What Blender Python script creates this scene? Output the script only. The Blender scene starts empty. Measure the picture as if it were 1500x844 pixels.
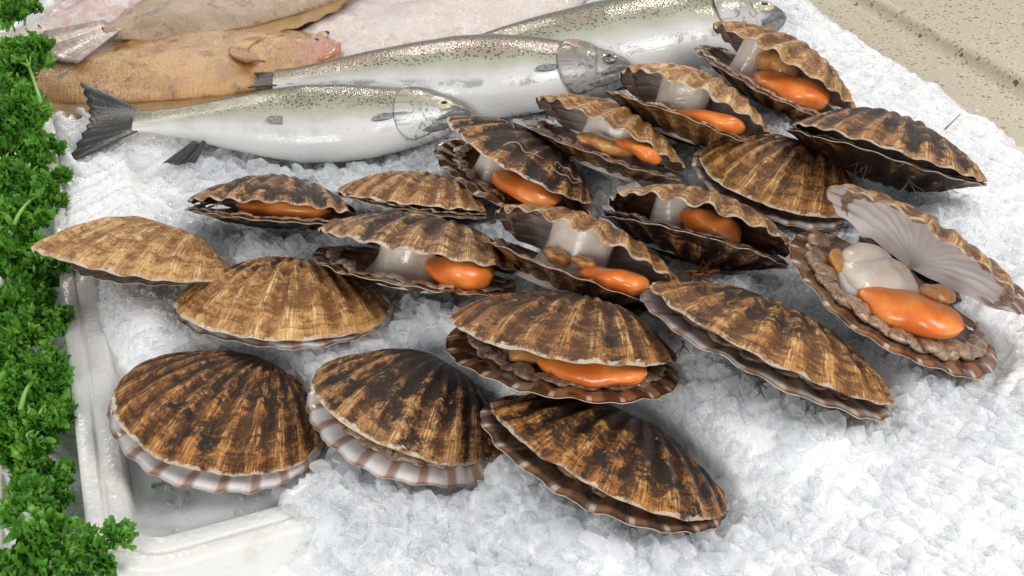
import bpy, math, random
import numpy as np
from mathutils import Matrix, Vector
rnd = random.Random(7)
rng = np.random.default_rng(11)
SC = bpy.context.scene
COL = SC.collection

# ------------------------------------------------------------------ camera
FPX, CAM_H, PITCH = 1800.0, 0.51, math.radians(37)      # focal length in photo pixels (1500 wide), height, tilt below the horizon
CAM = np.array([0.0, -CAM_H / math.tan(PITCH), CAM_H])
FWD = np.array([0, math.cos(PITCH), -math.sin(PITCH)])
UPV = np.array([0, math.sin(PITCH), math.cos(PITCH)])
cd = bpy.data.cameras.new('camera')
cd.sensor_width = 36.0
cd.lens = 36.0 * FPX / 1500.0
cd.clip_start, cd.clip_end = 0.02, 50
cam = bpy.data.objects.new('camera', cd)
COL.objects.link(cam)
cam.location = CAM
cam.rotation_euler = (math.pi / 2 - PITCH, 0, 0)
SC.camera = cam

# ------------------------------------------------------------------ light: covered market stall, soft daylight and ceiling lamps
w = bpy.data.worlds.new('World')
SC.world = w
w.use_nodes = True
w.node_tree.nodes['Background'].inputs['Color'].default_value = (0.90, 0.94, 1.0, 1)
w.node_tree.nodes['Background'].inputs['Strength'].default_value = 0.42
def area(name, loc, target, size, power, col, size_y=None):
    l = bpy.data.lights.new(name, 'AREA')
    l.energy, l.size, l.color = power, size, col
    if size_y:
        l.shape = 'RECTANGLE'; l.size_y = size_y
    o = bpy.data.objects.new(name, l)
    COL.objects.link(o)
    o.location = loc
    o.rotation_euler = (Vector(target) - Vector(loc)).to_track_quat('-Z', 'Y').to_euler()
    return o
area('daylight_opening', (1.15, -0.55, 1.55), (0.1, 0.0, 0), 0.9, 22, (1.0, 0.985, 0.96))
area('daylight_opening', (-0.75, -1.9, 0.95), (0.1, 0.1, 0), 0.8, 22, (1.0, 0.99, 0.97))
for lx, ly in ((-1.3, 2.0), (-0.45, 2.4), (0.45, 2.4), (1.3, 2.0)):
    area('ceiling_lamp', (lx, ly, 1.45), (lx * 0.2, 0.2, 0), 0.22, 8.0, (1.0, 0.92, 0.80))
SC.view_settings.view_transform = 'Standard'
SC.view_settings.look = 'None'
SC.view_settings.exposure = 0.15
SC.view_settings.gamma = 1.0
SC.cycles.use_denoising = True
SC.cycles.use_adaptive_sampling = True
SC.cycles.adaptive_threshold = 0.025
SC.cycles.max_bounces = 10
SC.cycles.transmission_bounces = 6
SC.cycles.transparent_max_bounces = 24
SC.cycles.diffuse_bounces = 7
SC.cycles.caustics_reflective = False
SC.cycles.caustics_refractive = False
SC.cycles.sample_clamp_indirect = 6

# ------------------------------------------------------------------ helpers
def unproj(px, py, z):
    r = FWD + np.array([1.0, 0, 0]) * (px - 750) / FPX - UPV * (py - 422) / FPX
    return CAM + r * ((z - CAM_H) / r[2])
def ray(px, py):
    return FWD + np.array([1.0, 0, 0]) * (px - 750) / FPX - UPV * (py - 422) / FPX
def tag(o, label=None, cat=None, group=None, kind=None):
    if label: o['label'] = label
    if cat: o['category'] = cat
    if group: o['group'] = group
    if kind: o['kind'] = kind
    return o
def thing(name, label, cat, loc=(0, 0, 0), group=None, mat=None):
    o = bpy.data.objects.new(name, None)
    o.empty_display_size = 0.02
    COL.objects.link(o)
    if mat is not None: o.matrix_world = mat
    else: o.location = loc
    return tag(o, label, cat, group)
def mesh(name, verts, faces, mats, parent=None, smooth=True, uv=None, midx=None):
    """verts (n,3) array, faces (m,k) array or list of such arrays, uv per vertex."""
    me = bpy.data.meshes.new(name)
    if not isinstance(faces, list): faces = [faces]
    V = np.asarray(verts, dtype=np.float32)
    loops = np.concatenate([np.asarray(f).ravel() for f in faces]).astype(np.int32)
    tot = np.concatenate([np.full(len(f), np.asarray(f).shape[1]) for f in faces]).astype(np.int32)
    start = np.concatenate([[0], np.cumsum(tot)[:-1]]).astype(np.int32)
    me.vertices.add(len(V)); me.vertices.foreach_set('co', V.ravel())
    me.loops.add(len(loops)); me.loops.foreach_set('vertex_index', loops)
    me.polygons.add(len(tot)); me.polygons.foreach_set('loop_start', start)
    me.polygons.foreach_set('loop_total', tot)
    me.polygons.foreach_set('use_smooth', np.full(len(tot), smooth))
    if midx is not None: me.polygons.foreach_set('material_index', np.asarray(midx, dtype=np.int32))
    me.update(calc_edges=True)
    if uv is not None:
        l = me.uv_layers.new(name='UVMap')
        l.data.foreach_set('uv', np.asarray(uv, dtype=np.float32)[loops].ravel())
    for m in (mats if isinstance(mats, (list, tuple)) else [mats]): me.materials.append(m)
    o = bpy.data.objects.new(name, me)
    COL.objects.link(o)
    o.parent = parent
    return o
def grid_faces(nu, nv, wrap=False, off=0):
    """vertex (i,j) = i*nu + j, i in nv rows; wrap joins the last column to the first."""
    i, j = np.meshgrid(np.arange(nv - 1), np.arange(nu if wrap else nu - 1), indexing='ij')
    j2 = (j + 1) % nu
    return np.stack([i * nu + j, i * nu + j2, (i + 1) * nu + j2, (i + 1) * nu + j], -1).reshape(-1, 4) + off
def waves(n, lo, hi, seed):
    """smooth 1-D / 2-D noise built from random sine waves"""
    r = np.random.default_rng(seed)
    k = r.uniform(lo, hi, (n, 2)) * r.choice([-1, 1], (n, 2)); p = r.uniform(0, 6.28, n)
    def f(x, y=0.0):
        return sum(np.sin(k[i, 0] * x + k[i, 1] * y + p[i]) for i in range(n)) / math.sqrt(n)
    return f
def tube(path, rad, ns=8, cap=True):
    P = np.asarray(path, float); n = len(P)
    R = np.full(n, rad) if np.isscalar(rad) else np.asarray(rad, float)
    T = np.gradient(P, axis=0); T /= np.linalg.norm(T, axis=1)[:, None] + 1e-12
    a = np.array([0, 0, 1.0]) if abs(T[0, 2]) < 0.9 else np.array([1.0, 0, 0])
    V = []
    N = np.cross(T[0], a); N /= np.linalg.norm(N)
    for k in range(n):
        N = N - T[k] * (N @ T[k]); N /= np.linalg.norm(N)
        B = np.cross(T[k], N)
        an = np.linspace(0, 2 * math.pi, ns, endpoint=False)
        V.append(P[k] + R[k] * (np.cos(an)[:, None] * N + np.sin(an)[:, None] * B))
    V = np.concatenate(V)
    F = grid_faces(ns, n, True)
    if cap:
        V = np.concatenate([V, P[:1], P[-1:]])
        c0, c1 = n * ns, n * ns + 1
        j = np.arange(ns); j2 = (j + 1) % ns
        tri = np.concatenate([np.stack([np.full(ns, c0), j2, j], -1), np.stack([np.full(ns, c1), (n - 1) * ns + j, (n - 1) * ns + j2], -1)])
        return V, [F, tri]
    return V, [F]
def join(parts):
    """list of (V, [faces...]) -> one"""
    Vs, Q, T3, off = [], [], [], 0
    for V, Fs in parts:
        Vs.append(V)
        for f in Fs:
            (Q if f.shape[1] == 4 else T3).append(f + off)
        off += len(V)
    return np.concatenate(Vs), [np.concatenate(x) for x in (Q, T3) if x]

# ------------------------------------------------------------------ materials
class NT:
    def __init__(s, name):
        s.m = bpy.data.materials.new(name); s.m.use_nodes = True
        s.t = s.m.node_tree; s.b = s.t.nodes['Principled BSDF']; s.out = s.t.nodes['Material Output']
    def n(s, typ, **kw):
        x = s.t.nodes.new('ShaderNode' + typ)
        for k, v in kw.items(): setattr(x, k, v)
        return x
    def put(s, sock, v):
        if isinstance(v, bpy.types.NodeSocket): s.t.links.new(v, sock)
        elif isinstance(v, (tuple, list)) and sock.type == 'RGBA' and len(v) == 3: sock.default_value = (*v, 1)
        else: sock.default_value = v
    def math(s, op, a, b=0.0, c=None, clamp=False):
        x = s.n('Math', operation=op, use_clamp=clamp)
        s.put(x.inputs[0], a); s.put(x.inputs[1], b)
        if c is not None: s.put(x.inputs[2], c)
        return x.outputs[0]
    def mixc(s, f, a, b, blend='MIX'):
        x = s.n('Mix', data_type='RGBA', blend_type=blend)
        s.put(x.inputs[0], f); s.put(x.inputs[6], a); s.put(x.inputs[7], b)
        return x.outputs[2]
    def step(s, v, lo, hi):
        x = s.n('MapRange', interpolation_type='SMOOTHSTEP')
        s.put(x.inputs[0], v); s.put(x.inputs[1], lo); s.put(x.inputs[2], hi)
        return x.outputs[0]
    def coord(s, kind='Object'):
        return s.n('TexCoord').outputs[kind]
    def vec(s, x, y, z=0.0):
        c = s.n('CombineXYZ'); s.put(c.inputs[0], x); s.put(c.inputs[1], y); s.put(c.inputs[2], z)
        return c.outputs[0]
    def sep(s, v):
        c = s.n('SeparateXYZ'); s.put(c.inputs[0], v); return c.outputs
    def noise(s, v, scale=1.0, detail=3.0, rough=0.55, dist=0.0):
        x = s.n('TexNoise'); s.put(x.inputs['Vector'], v)
        x.inputs['Scale'].default_value = scale; x.inputs['Detail'].default_value = detail
        x.inputs['Roughness'].default_value = rough; x.inputs['Distortion'].default_value = dist
        return x.outputs['Fac']
    def vor(s, v, scale=1.0, feature='F1', out='Distance', rnd=1.0, dim='3D'):
        x = s.n('TexVoronoi', feature=feature, voronoi_dimensions=dim); s.put(x.inputs['Vector'], v)
        x.inputs['Scale'].default_value = scale; x.inputs['Randomness'].default_value = rnd
        return x.outputs[out]
    def attr(s, name):
        x = s.n('Attribute', attribute_type='OBJECT'); x.attribute_name = name
        return x.outputs['Fac']
    def bump(s, h, strength=0.5, dist=0.001, normal=None):
        x = s.n('Bump'); s.put(x.inputs['Height'], h)
        x.inputs['Strength'].default_value = strength; x.inputs['Distance'].default_value = dist
        if normal is not None: s.put(x.inputs['Normal'], normal)
        return x.outputs[0]
    def set(s, **kw):
        names = dict(color='Base Color', rough='Roughness', normal='Normal', spec='Specular IOR Level', coat='Coat Weight', coat_rough='Coat Roughness',
                     sss='Subsurface Weight', sss_scale='Subsurface Scale', trans='Transmission Weight', ior='IOR', alpha='Alpha', metal='Metallic', sss_radius='Subsurface Radius')
        for k, v in kw.items(): s.put(s.b.inputs[names[k]], v)
        if 'normal' in kw: s.put(s.b.inputs['Coat Normal'], kw['normal'])
        return s.m
def uvxy(N):
    o = N.sep(N.coord('UV')); return o[0], o[1]

NRIB = 14
def shell_outer():
    N = NT('scallop_shell_outside')
    u, v = uvxy(N)
    seed, dark, pale, hue = N.attr('seed'), N.attr('dark'), N.attr('pale'), N.attr('hue')
    U = lambda k: N.math('MULTIPLY', u, float(k))
    Vv = lambda k: N.math('MULTIPLY', v, float(k))
    rib = N.math('MULTIPLY', N.math('COSINE', U(2 * math.pi * NRIB)), -1.0)         # -1 valley .. 1 crest
    big = N.noise(N.vec(U(6.5), Vv(4.0), seed), 1.0, 6, 0.66, 0.8)
    big2 = N.noise(N.vec(U(5.0), Vv(3.2), N.math('ADD', seed, 9.0)), 1.0, 5, 0.65, 0.8)
    streak = N.noise(N.vec(U(26), Vv(4.5), seed), 1.0, 5, 0.65, 0.7)
    med = N.noise(N.vec(U(32), Vv(19), seed), 1.0, 5, 0.68, 0.8)
    stria = N.noise(N.vec(U(230), Vv(9), seed), 1.0, 2, 0.5)
    ring = N.noise(N.vec(U(4.0), Vv(34), seed), 1.0, 5, 0.7, 0.15)
    fine = N.noise(N.vec(U(150), Vv(80), seed), 1.0, 5, 0.75)
    tan = N.mixc(pale, (0.46, 0.165, 0.018), (0.76, 0.44, 0.15))
    tan = N.mixc(N.step(big2, 0.38, 0.62), tan, N.mixc(pale, (0.27, 0.078, 0.009), (0.62, 0.32, 0.095)))
    tan = N.mixc(hue, tan, N.mixc(pale, (0.36, 0.165, 0.060), (0.66, 0.46, 0.27)))      # from golden to duller, greyer shells
    brown = N.mixc(pale, (0.040, 0.012, 0.0025), (0.23, 0.09, 0.02))
    k = N.math('ADD', N.math('MULTIPLY', med, 0.75), N.math('MULTIPLY', ring, 0.6))
    k = N.math('ADD', k, N.math('MULTIPLY', fine, 0.5))
    k = N.math('ADD', k, N.math('MULTIPLY', N.math('SUBTRACT', streak, 0.5), 0.5))
    k = N.math('ADD', k, N.math('MULTIPLY', rib, N.math('SUBTRACT', N.math('MULTIPLY', pale, 0.05), 0.085)))
    k = N.math('ADD', k, N.math('MULTIPLY', N.step(v, 0.80, 1.0), -0.07))
    c = N.mixc(N.step(k, 0.70, N.math('ADD', 0.98, N.math('MULTIPLY', pale, 0.08))), tan, brown)
    # fine light lines that run along the rib crests, fine dark ones between
    sl = N.math('MULTIPLY', N.step(stria, 0.54, 0.62), N.step(rib, -0.2, 0.7))
    sl = N.math('MULTIPLY', sl, N.step(med, 0.66, 0.42))
    c = N.mixc(N.math('MULTIPLY', sl, 0.85), c, N.mixc(pale, (0.68, 0.39, 0.115), (0.84, 0.64, 0.36)))
    c = N.mixc(N.math('MULTIPLY', N.step(stria, 0.46, 0.36), N.math('SUBTRACT', 0.65, N.math('MULTIPLY', pale, 0.35))), c, (0.045, 0.016, 0.005))
    # growth lines
    gl = N.math('MULTIPLY', N.step(ring, 0.57, 0.66), 0.6)
    c = N.mixc(gl, c, N.mixc(pale, (0.035, 0.014, 0.005), (0.20, 0.09, 0.03)))
    # near-black patches, heavier towards the hinge
    d = N.math('ADD', big, N.math('MULTIPLY', N.math('SUBTRACT', 0.60, v), 0.36))
    d = N.math('ADD', d, N.math('MULTIPLY', N.math('SUBTRACT', med, 0.5), 0.30))
    d = N.math('ADD', d, N.math('MULTIPLY', N.math('SUBTRACT', streak, 0.5), 0.40))
    d = N.math('ADD', d, N.math('MULTIPLY', N.math('SUBTRACT', fine, 0.5), 0.22))
    d = N.math('ADD', d, N.math('MULTIPLY', rib, -0.03))
    thr = N.math('SUBTRACT', 0.72, N.math('MULTIPLY', dark, 0.36))
    dk = N.step(d, N.math('SUBTRACT', thr, 0.06), N.math('ADD', thr, 0.07))
    c = N.mixc(N.math('MULTIPLY', dk, 0.94), c, N.mixc(fine, (0.003, 0.002, 0.0014), (0.024, 0.010, 0.005)))
    # pale crust specks
    sp = N.step(N.noise(N.vec(U(60), Vv(36), N.math('ADD', seed, 5.0)), 1.0, 2, 0.5), 0.70, 0.76)
    c = N.mixc(N.math('MULTIPLY', sp, 0.6), c, (0.58, 0.47, 0.34))
    lipv = N.math('ADD', v, N.math('MULTIPLY', N.math('SUBTRACT', med, 0.5), 0.10))
    c = N.mixc(N.math('MULTIPLY', N.step(lipv, 0.985, 1.0), 0.85), c, (0.74, 0.62, 0.47))
    h = N.math('ADD', N.math('MULTIPLY', stria, 0.6), N.math('MULTIPLY', ring, 1.1))
    h = N.math('ADD', h, N.math('MULTIPLY', fine, 0.8))
    rough = N.math('ADD', 0.22, N.math('MULTIPLY', med, 0.36))
    return N.set(color=c, rough=rough, normal=N.bump(h, 1.0, 0.0012), spec=0.25, coat=0.14, coat_rough=0.1)
def shell_inner():
    N = NT('scallop_shell_inside')
    u, v = uvxy(N)
    seed, inner = N.attr('seed'), N.attr('inner')
    rib = N.math('MULTIPLY', N.math('COSINE', N.math('MULTIPLY', u, 2 * math.pi * NRIB)), -1.0)
    med = N.noise(N.vec(N.math('MULTIPLY', u, 22.0), N.math('MULTIPLY', v, 7.0), seed), 1.0, 4, 0.6, 0.4)
    stria = N.noise(N.vec(N.math('MULTIPLY', u, 150.0), N.math('MULTIPLY', v, 4.0), seed), 1.0, 3, 0.6)
    nacre = N.mixc(inner, N.mixc(med, (0.92, 0.89, 0.87), (0.78, 0.72, 0.71)), N.mixc(med, (0.30, 0.15, 0.075), (0.12, 0.05, 0.025)))
    edge = N.step(N.math('ADD', v, N.math('MULTIPLY', N.math('SUBTRACT', med, 0.5), 0.25)), 0.66, 0.84)
    brown = N.mixc(stria, (0.012, 0.007, 0.005), (0.16, 0.062, 0.024))
    cell = N.math('ADD', N.step(rib, 0.75, 0.2), 0.0)
    col = N.mixc(N.math('MULTIPLY', N.math('MULTIPLY', edge, cell), inner), nacre, brown)
    col = N.mixc(N.math('MULTIPLY', N.math('MULTIPLY', edge, inner), 0.75), col, brown)
    # pale shells: warm brown tinge on the valley side of each rib
    warm = N.math('MULTIPLY', N.math('MULTIPLY', edge, N.step(N.math('SINE', N.math('MULTIPLY', u, 2 * math.pi * NRIB)), 0.1, 0.95)), 0.8)
    col = N.mixc(warm, col, (0.34, 0.17, 0.085))
    tips = N.math('MULTIPLY', N.step(v, 0.90, 0.97), N.step(rib, 0.8, 0.97))
    col = N.mixc(N.math('MULTIPLY', tips, 0.8), col, (0.78, 0.62, 0.48))
    return N.set(color=col, rough=0.22, normal=N.bump(stria, 0.35, 0.0006), spec=0.55, coat=0.4, coat_rough=0.1)
def flesh(name, c1, c2, scale, rough=0.2, sss=0.25, bump=0.3, specks=None, dist=0.0012, coat=0.5):
    N = NT(name)
    p = N.coord('Object')
    a = N.noise(p, scale, 4, 0.6, 0.4)
    b = N.noise(p, scale * 5, 3, 0.6)
    c = N.mixc(N.step(a, 0.3, 0.7), c1, c2)
    if specks:
        c = N.mixc(N.math('MULTIPLY', N.step(b, 0.56, 0.66), 0.85), c, specks)
    return N.set(color=c, rough=rough, sss=sss, sss_scale=0.006, sss_radius=(1.0, 0.5, 0.3), spec=0.5, coat=coat, coat_rough=0.07,
                 normal=N.bump(N.math('ADD', a, N.math('MULTIPLY', b, 0.4)), bump, dist))
def ice_mat(name, c1, c2, clear, rough, bscale, bdist, sss=0.5):
    """bright ice that scatters light inside under a wet skin; `clear` = share of light that passes straight through"""
    N = NT(name)
    p = N.coord('Object')
    a = N.noise(p, bscale, 4, 0.65)
    b = N.noise(p, bscale * 0.2, 3, 0.6)
    col = N.mixc(N.step(b, 0.3, 0.7), c1, c2)
    m = N.set(color=col, rough=N.math('ADD', rough, N.math('MULTIPLY', b, 0.12)), ior=1.31, spec=0.5, sss=sss, sss_scale=0.006,
              sss_radius=(0.85, 0.95, 1.0), normal=N.bump(a, 0.6, bdist), coat=0.35, coat_rough=0.05)
    if clear:
        t = N.n('BsdfTransparent'); t.inputs['Color'].default_value = (0.985, 0.99, 0.992, 1)
        fr = N.n('LayerWeight'); fr.inputs['Blend'].default_value = 0.35
        f = N.math('MULTIPLY', N.math('SUBTRACT', 1.0, fr.outputs['Facing']), N.math('ADD', clear * 0.7, N.math('MULTIPLY', b, clear * 0.6)))
        x = N.n('MixShader'); N.put(x.inputs[0], f)
        N.t.links.new(N.b.outputs[0], x.inputs[1]); N.t.links.new(t.outputs[0], x.inputs[2]); N.t.links.new(x.outputs[0], N.out.inputs[0])
    return m
M = {}
M['outer'], M['inner'] = shell_outer(), shell_inner()
M['roe'] = flesh('orange_roe', (0.74, 0.17, 0.022), (0.92, 0.33, 0.075), 45, 0.30, 0.4, 0.5, dist=0.0010, coat=0.25)
M['muscle'] = flesh('scallop_muscle', (0.93, 0.86, 0.76), (0.84, 0.68, 0.55), 90, 0.16, 0.3, 0.6)
M['mantle'] = flesh('mantle_frill', (0.44, 0.31, 0.21), (0.20, 0.11, 0.06), 180, 0.22, 0.3, 0.5, (0.035, 0.02, 0.014))
M['gut'] = flesh('amber_tissue', (0.74, 0.40, 0.13), (0.52, 0.22, 0.06), 130, 0.14, 0.45, 0.5)
M['byssus'] = flesh('dark_weed', (0.03, 0.018, 0.012), (0.075, 0.035, 0.018), 300, 0.5, 0.0, 0.5)
M['redweed'] = flesh('rust_weed', (0.28, 0.075, 0.018), (0.16, 0.04, 0.012), 300, 0.35, 0.1, 0.6)
M['worm'] = flesh('worm_tube_white', (0.34, 0.27, 0.20), (0.17, 0.12, 0.08), 300, 0.5, 0.0, 0.6)
M['ice'] = ice_mat('crushed_ice', (0.955, 0.965, 0.975), (0.90, 0.915, 0.93), 0.9, 0.03, 200, 0.0007)
M['icebed'] = ice_mat('packed_ice', (0.86, 0.865, 0.86), (0.78, 0.79, 0.80), 0.0, 0.10, 230, 0.0030)
M['icechunk'] = ice_mat('clear_ice', (0.96, 0.97, 0.98), (0.91, 0.925, 0.94), 1.1, 0.03, 200, 0.0007, 0.3)
def granite_mat():
    N = NT('beige_granite')
    p = N.coord('Object')
    wv = N.n('VectorMath', operation='ADD'); N.put(wv.inputs[0], p)
    q = N.n('TexNoise'); N.put(q.inputs['Vector'], p); q.inputs['Scale'].default_value = 160
    sc = N.n('VectorMath', operation='SCALE'); N.put(sc.inputs[0], q.outputs['Color']); sc.inputs['Scale'].default_value = 0.006
    N.put(wv.inputs[1], sc.outputs[0]); pw = wv.outputs[0]
    cell = N.n('TexVoronoi'); N.put(cell.inputs['Vector'], pw); cell.inputs['Scale'].default_value = 200
    v = N.sep(cell.outputs['Color'])
    e = N.vor(pw, 200, 'DISTANCE_TO_EDGE')
    grain = N.mixc(N.step(v[0], 0.25, 0.75), (0.22, 0.185, 0.135), (0.38, 0.33, 0.25))
    c = N.mixc(N.step(e, 0.20, 0.08), grain, (0.51, 0.455, 0.35))
    c = N.mixc(N.math('MULTIPLY', N.step(v[1], 0.52, 0.44), 0.9), c, (0.44, 0.385, 0.295))
    dk = N.math('MULTIPLY', N.step(v[2], 0.985, 0.992), N.step(e, 0.05, 0.15))
    c = N.mixc(dk, c, (0.10, 0.055, 0.035))
    c = N.mixc(N.math('MULTIPLY', N.noise(p, 9, 4), 0.25), c, (0.36, 0.31, 0.21))
    return N.set(color=c, rough=0.42, spec=0.35)
M['granite'] = granite_mat()
def foam_mat():
    N = NT('white_polystyrene')
    p = N.coord('Object')
    e = N.vor(p, 330, 'SMOOTH_F1')
    st = N.step(N.noise(p, 22, 5, 0.65, 0.6), 0.52, 0.76)
    c = N.mixc(N.math('MULTIPLY', st, 0.55), (0.74, 0.73, 0.70), (0.56, 0.52, 0.42))
    h = N.math('ADD', e, N.math('MULTIPLY', N.noise(p, 60, 4), 0.8))
    return N.set(color=c, rough=0.34, spec=0.4, sss=0.2, sss_scale=0.006, normal=N.bump(h, 0.35, 0.0012), coat=0.2, coat_rough=0.2)
M['foam'] = foam_mat()
def plain(name, col, col2, scale, rough, bump=0.2, bd=0.001, **kw):
    N = NT(name); p = N.coord('Object'); a = N.noise(p, scale, 4, 0.6)
    return N.set(color=N.mixc(N.step(a, 0.3, 0.7), col, col2), rough=rough, normal=N.bump(a, bump, bd), **kw)
M['ivory'] = plain('ivory_plastic', (0.74, 0.68, 0.56), (0.66, 0.60, 0.47), 40, 0.35)

# ------------------------------------------------------------------ counter, granite upstand, polystyrene tray
ZC = -0.035
def counter():
    # flat slab that turns up through a cove into the granite upstand; section swept along the crease
    p, q = unproj(1253, 0, ZC)[:2], unproj(1500, 137, ZC)[:2]
    d = (q - p) / np.linalg.norm(q - p)
    n = np.array([-d[1], d[0]])
    if n[1] < 0: n = -n                                   # away from the ice
    sec = [(-1.6, -0.04), (-1.6, 0.0), (-1.2, 0.0), (-0.8, 0), (-0.4, 0), (-0.2, 0), (-0.1, 0), (-0.05, 0), (-0.022, 0)]
    hs, rd = 0.014, 0.007                                  # low rounded step up to a ledge
    sec = sec[:-1] + [(-0.014, 0), (-0.010, 0.0006), (-0.0065, 0.0025), (-0.004, 0.0055)]
    for a in np.linspace(0.2, 1.57, 8): sec.append((-0.003 + rd * 1.4 * (1 - math.cos(a)), hs - rd + rd * math.sin(a)))
    sec += [(0.03, hs), (0.12, hs), (0.5, hs), (0.9, hs), (0.9, -0.04)]
    ts = np.linspace(-1.3, 1.3, 14)
    V = []
    for t in ts:
        for a, z in sec:
            b = p + d * t + n * a
            V.append((b[0], b[1], ZC + z))
    k = len(sec)
    o = mesh('granite_counter', np.array(V), grid_faces(k, len(ts), True), M['granite'], smooth=False)
    for f in o.data.polygons: f.use_smooth = True
    o.data.set_sharp_from_angle(angle=math.radians(40))
    return tag(o, kind='structure')
counter()
# tray frame: a to the right along its front, b away along its left side
_A, _B = unproj(83, 388, 0.006)[:2], unproj(129, 816, 0.006)[:2]
eL = (_A - _B) / np.linalg.norm(_A - _B); eF = np.array([eL[1], -eL[0]])
_th = math.radians(1.8); eF = eF * math.cos(_th) + eL * math.sin(_th)
TO = _B - eL * 0.022
def ab(x, y):
    D = np.linalg.inv(np.stack([eF, eL], 1)); r = np.stack([np.asarray(x) - TO[0], np.asarray(y) - TO[1]], -1) @ D.T
    return r[..., 0], r[..., 1]
def tray():
    T = thing('polystyrene_tray', 'white polystyrene tray with grooved rim, scuffed, holding the ice', 'tray', (TO[0], TO[1], ZC))
    Wd, Ln, R = 0.44, 0.70, 0.042
    path, nor = [], []
    for cx, cy, a0 in ((Wd - R, R, -90), (Wd - R, Ln - R, 0), (R, Ln - R, 90), (R, R, 180)):
        for a in np.radians(np.linspace(a0, a0 + 90, 14)):
            path.append((cx + R * math.cos(a), cy + R * math.sin(a))); nor.append((math.cos(a), math.sin(a)))
    P0, N0 = np.array(path), np.array(nor)
    # refine straight runs
    P, Nn = [], []
    for i in range(len(P0)):
        j = (i + 1) % len(P0); L = np.linalg.norm(P0[j] - P0[i]); m = max(1, int(L / 0.012))
        for s in np.arange(m) / m: P.append(P0[i] * (1 - s) + P0[j] * s); Nn.append(N0[i] * (1 - s) + N0[j] * s)
    P, Nn = np.array(P), np.array(Nn); n = len(P)
    def ring(prof, name, cap=False):
        f = waves(6, 25, 90, 3)
        V = []
        for d, z in prof:
            q = P - Nn * d
            wz = z + 0.0006 * f(q[:, 0], q[:, 1]) * (z > -0.02)
            V.append(np.column_stack([q[:, 0:1] * eF[0] + q[:, 1:2] * eL[0], q[:, 0:1] * eF[1] + q[:, 1:2] * eL[1], wz - ZC]))
        V = np.concatenate(V)
        F = [grid_faces(n, len(prof), True)]
        if cap:
            V = np.concatenate([V, V[-n:].mean(0, keepdims=True)]); j = np.arange(n)
            F.append(np.stack([(len(prof) - 1) * n + j, (len(prof) - 1) * n + (j + 1) % n, np.full(n, len(V) - 1)], -1))
        return mesh(name, V, F, M['foam'], T)
    ring([(0, ZC + 0.0005), (0, 0.0030), (0.0003, 0.0044), (0.0010, 0.0052), (0.003, 0.0055), (0.0092, 0.0055), (0.0100, 0.0050), (0.0106, 0.0034), (0.0125, 0.0032), (0.0132, 0.0040),
          (0.0142, 0.0043), (0.0225, 0.0040), (0.0240, 0.0034), (0.0250, 0.0018), (0.0258, -0.002), (0.0275, -0.016), (0.029, -0.026)], 'rim')
    ring([(0.0291, -0.026), (0.031, -0.0288), (0.037, -0.0296)], 'tray_floor', True)
    return T
tray()
def edging():
    # ivory plastic strip at the far left under the parsley
    p, q = unproj(14, 590, ZC)[:2], unproj(16, 844, ZC)[:2]
    d = (q - p) / np.linalg.norm(q - p); n = np.array([d[1], -d[0]])
    if n[0] > 0: n = -n
    sec = [(0, 0.0005), (0, 0.010), (0.002, 0.012), (0.028, 0.012), (0.03, 0.010), (0.03, 0.0005)]
    ts = np.linspace(-0.35, 0.2, 24); V = []
    for t in ts:
        for a, z in sec:
            b = p + d * t + n * a; V.append((b[0], b[1], ZC + z))
    o = mesh('edging_strip', np.array(V), grid_faces(6, len(ts), True), M['ivory'], smooth=False)
    tag(o, 'narrow ivory plastic edging strip on the counter beside the parsley', 'edging')
edging()

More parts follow.
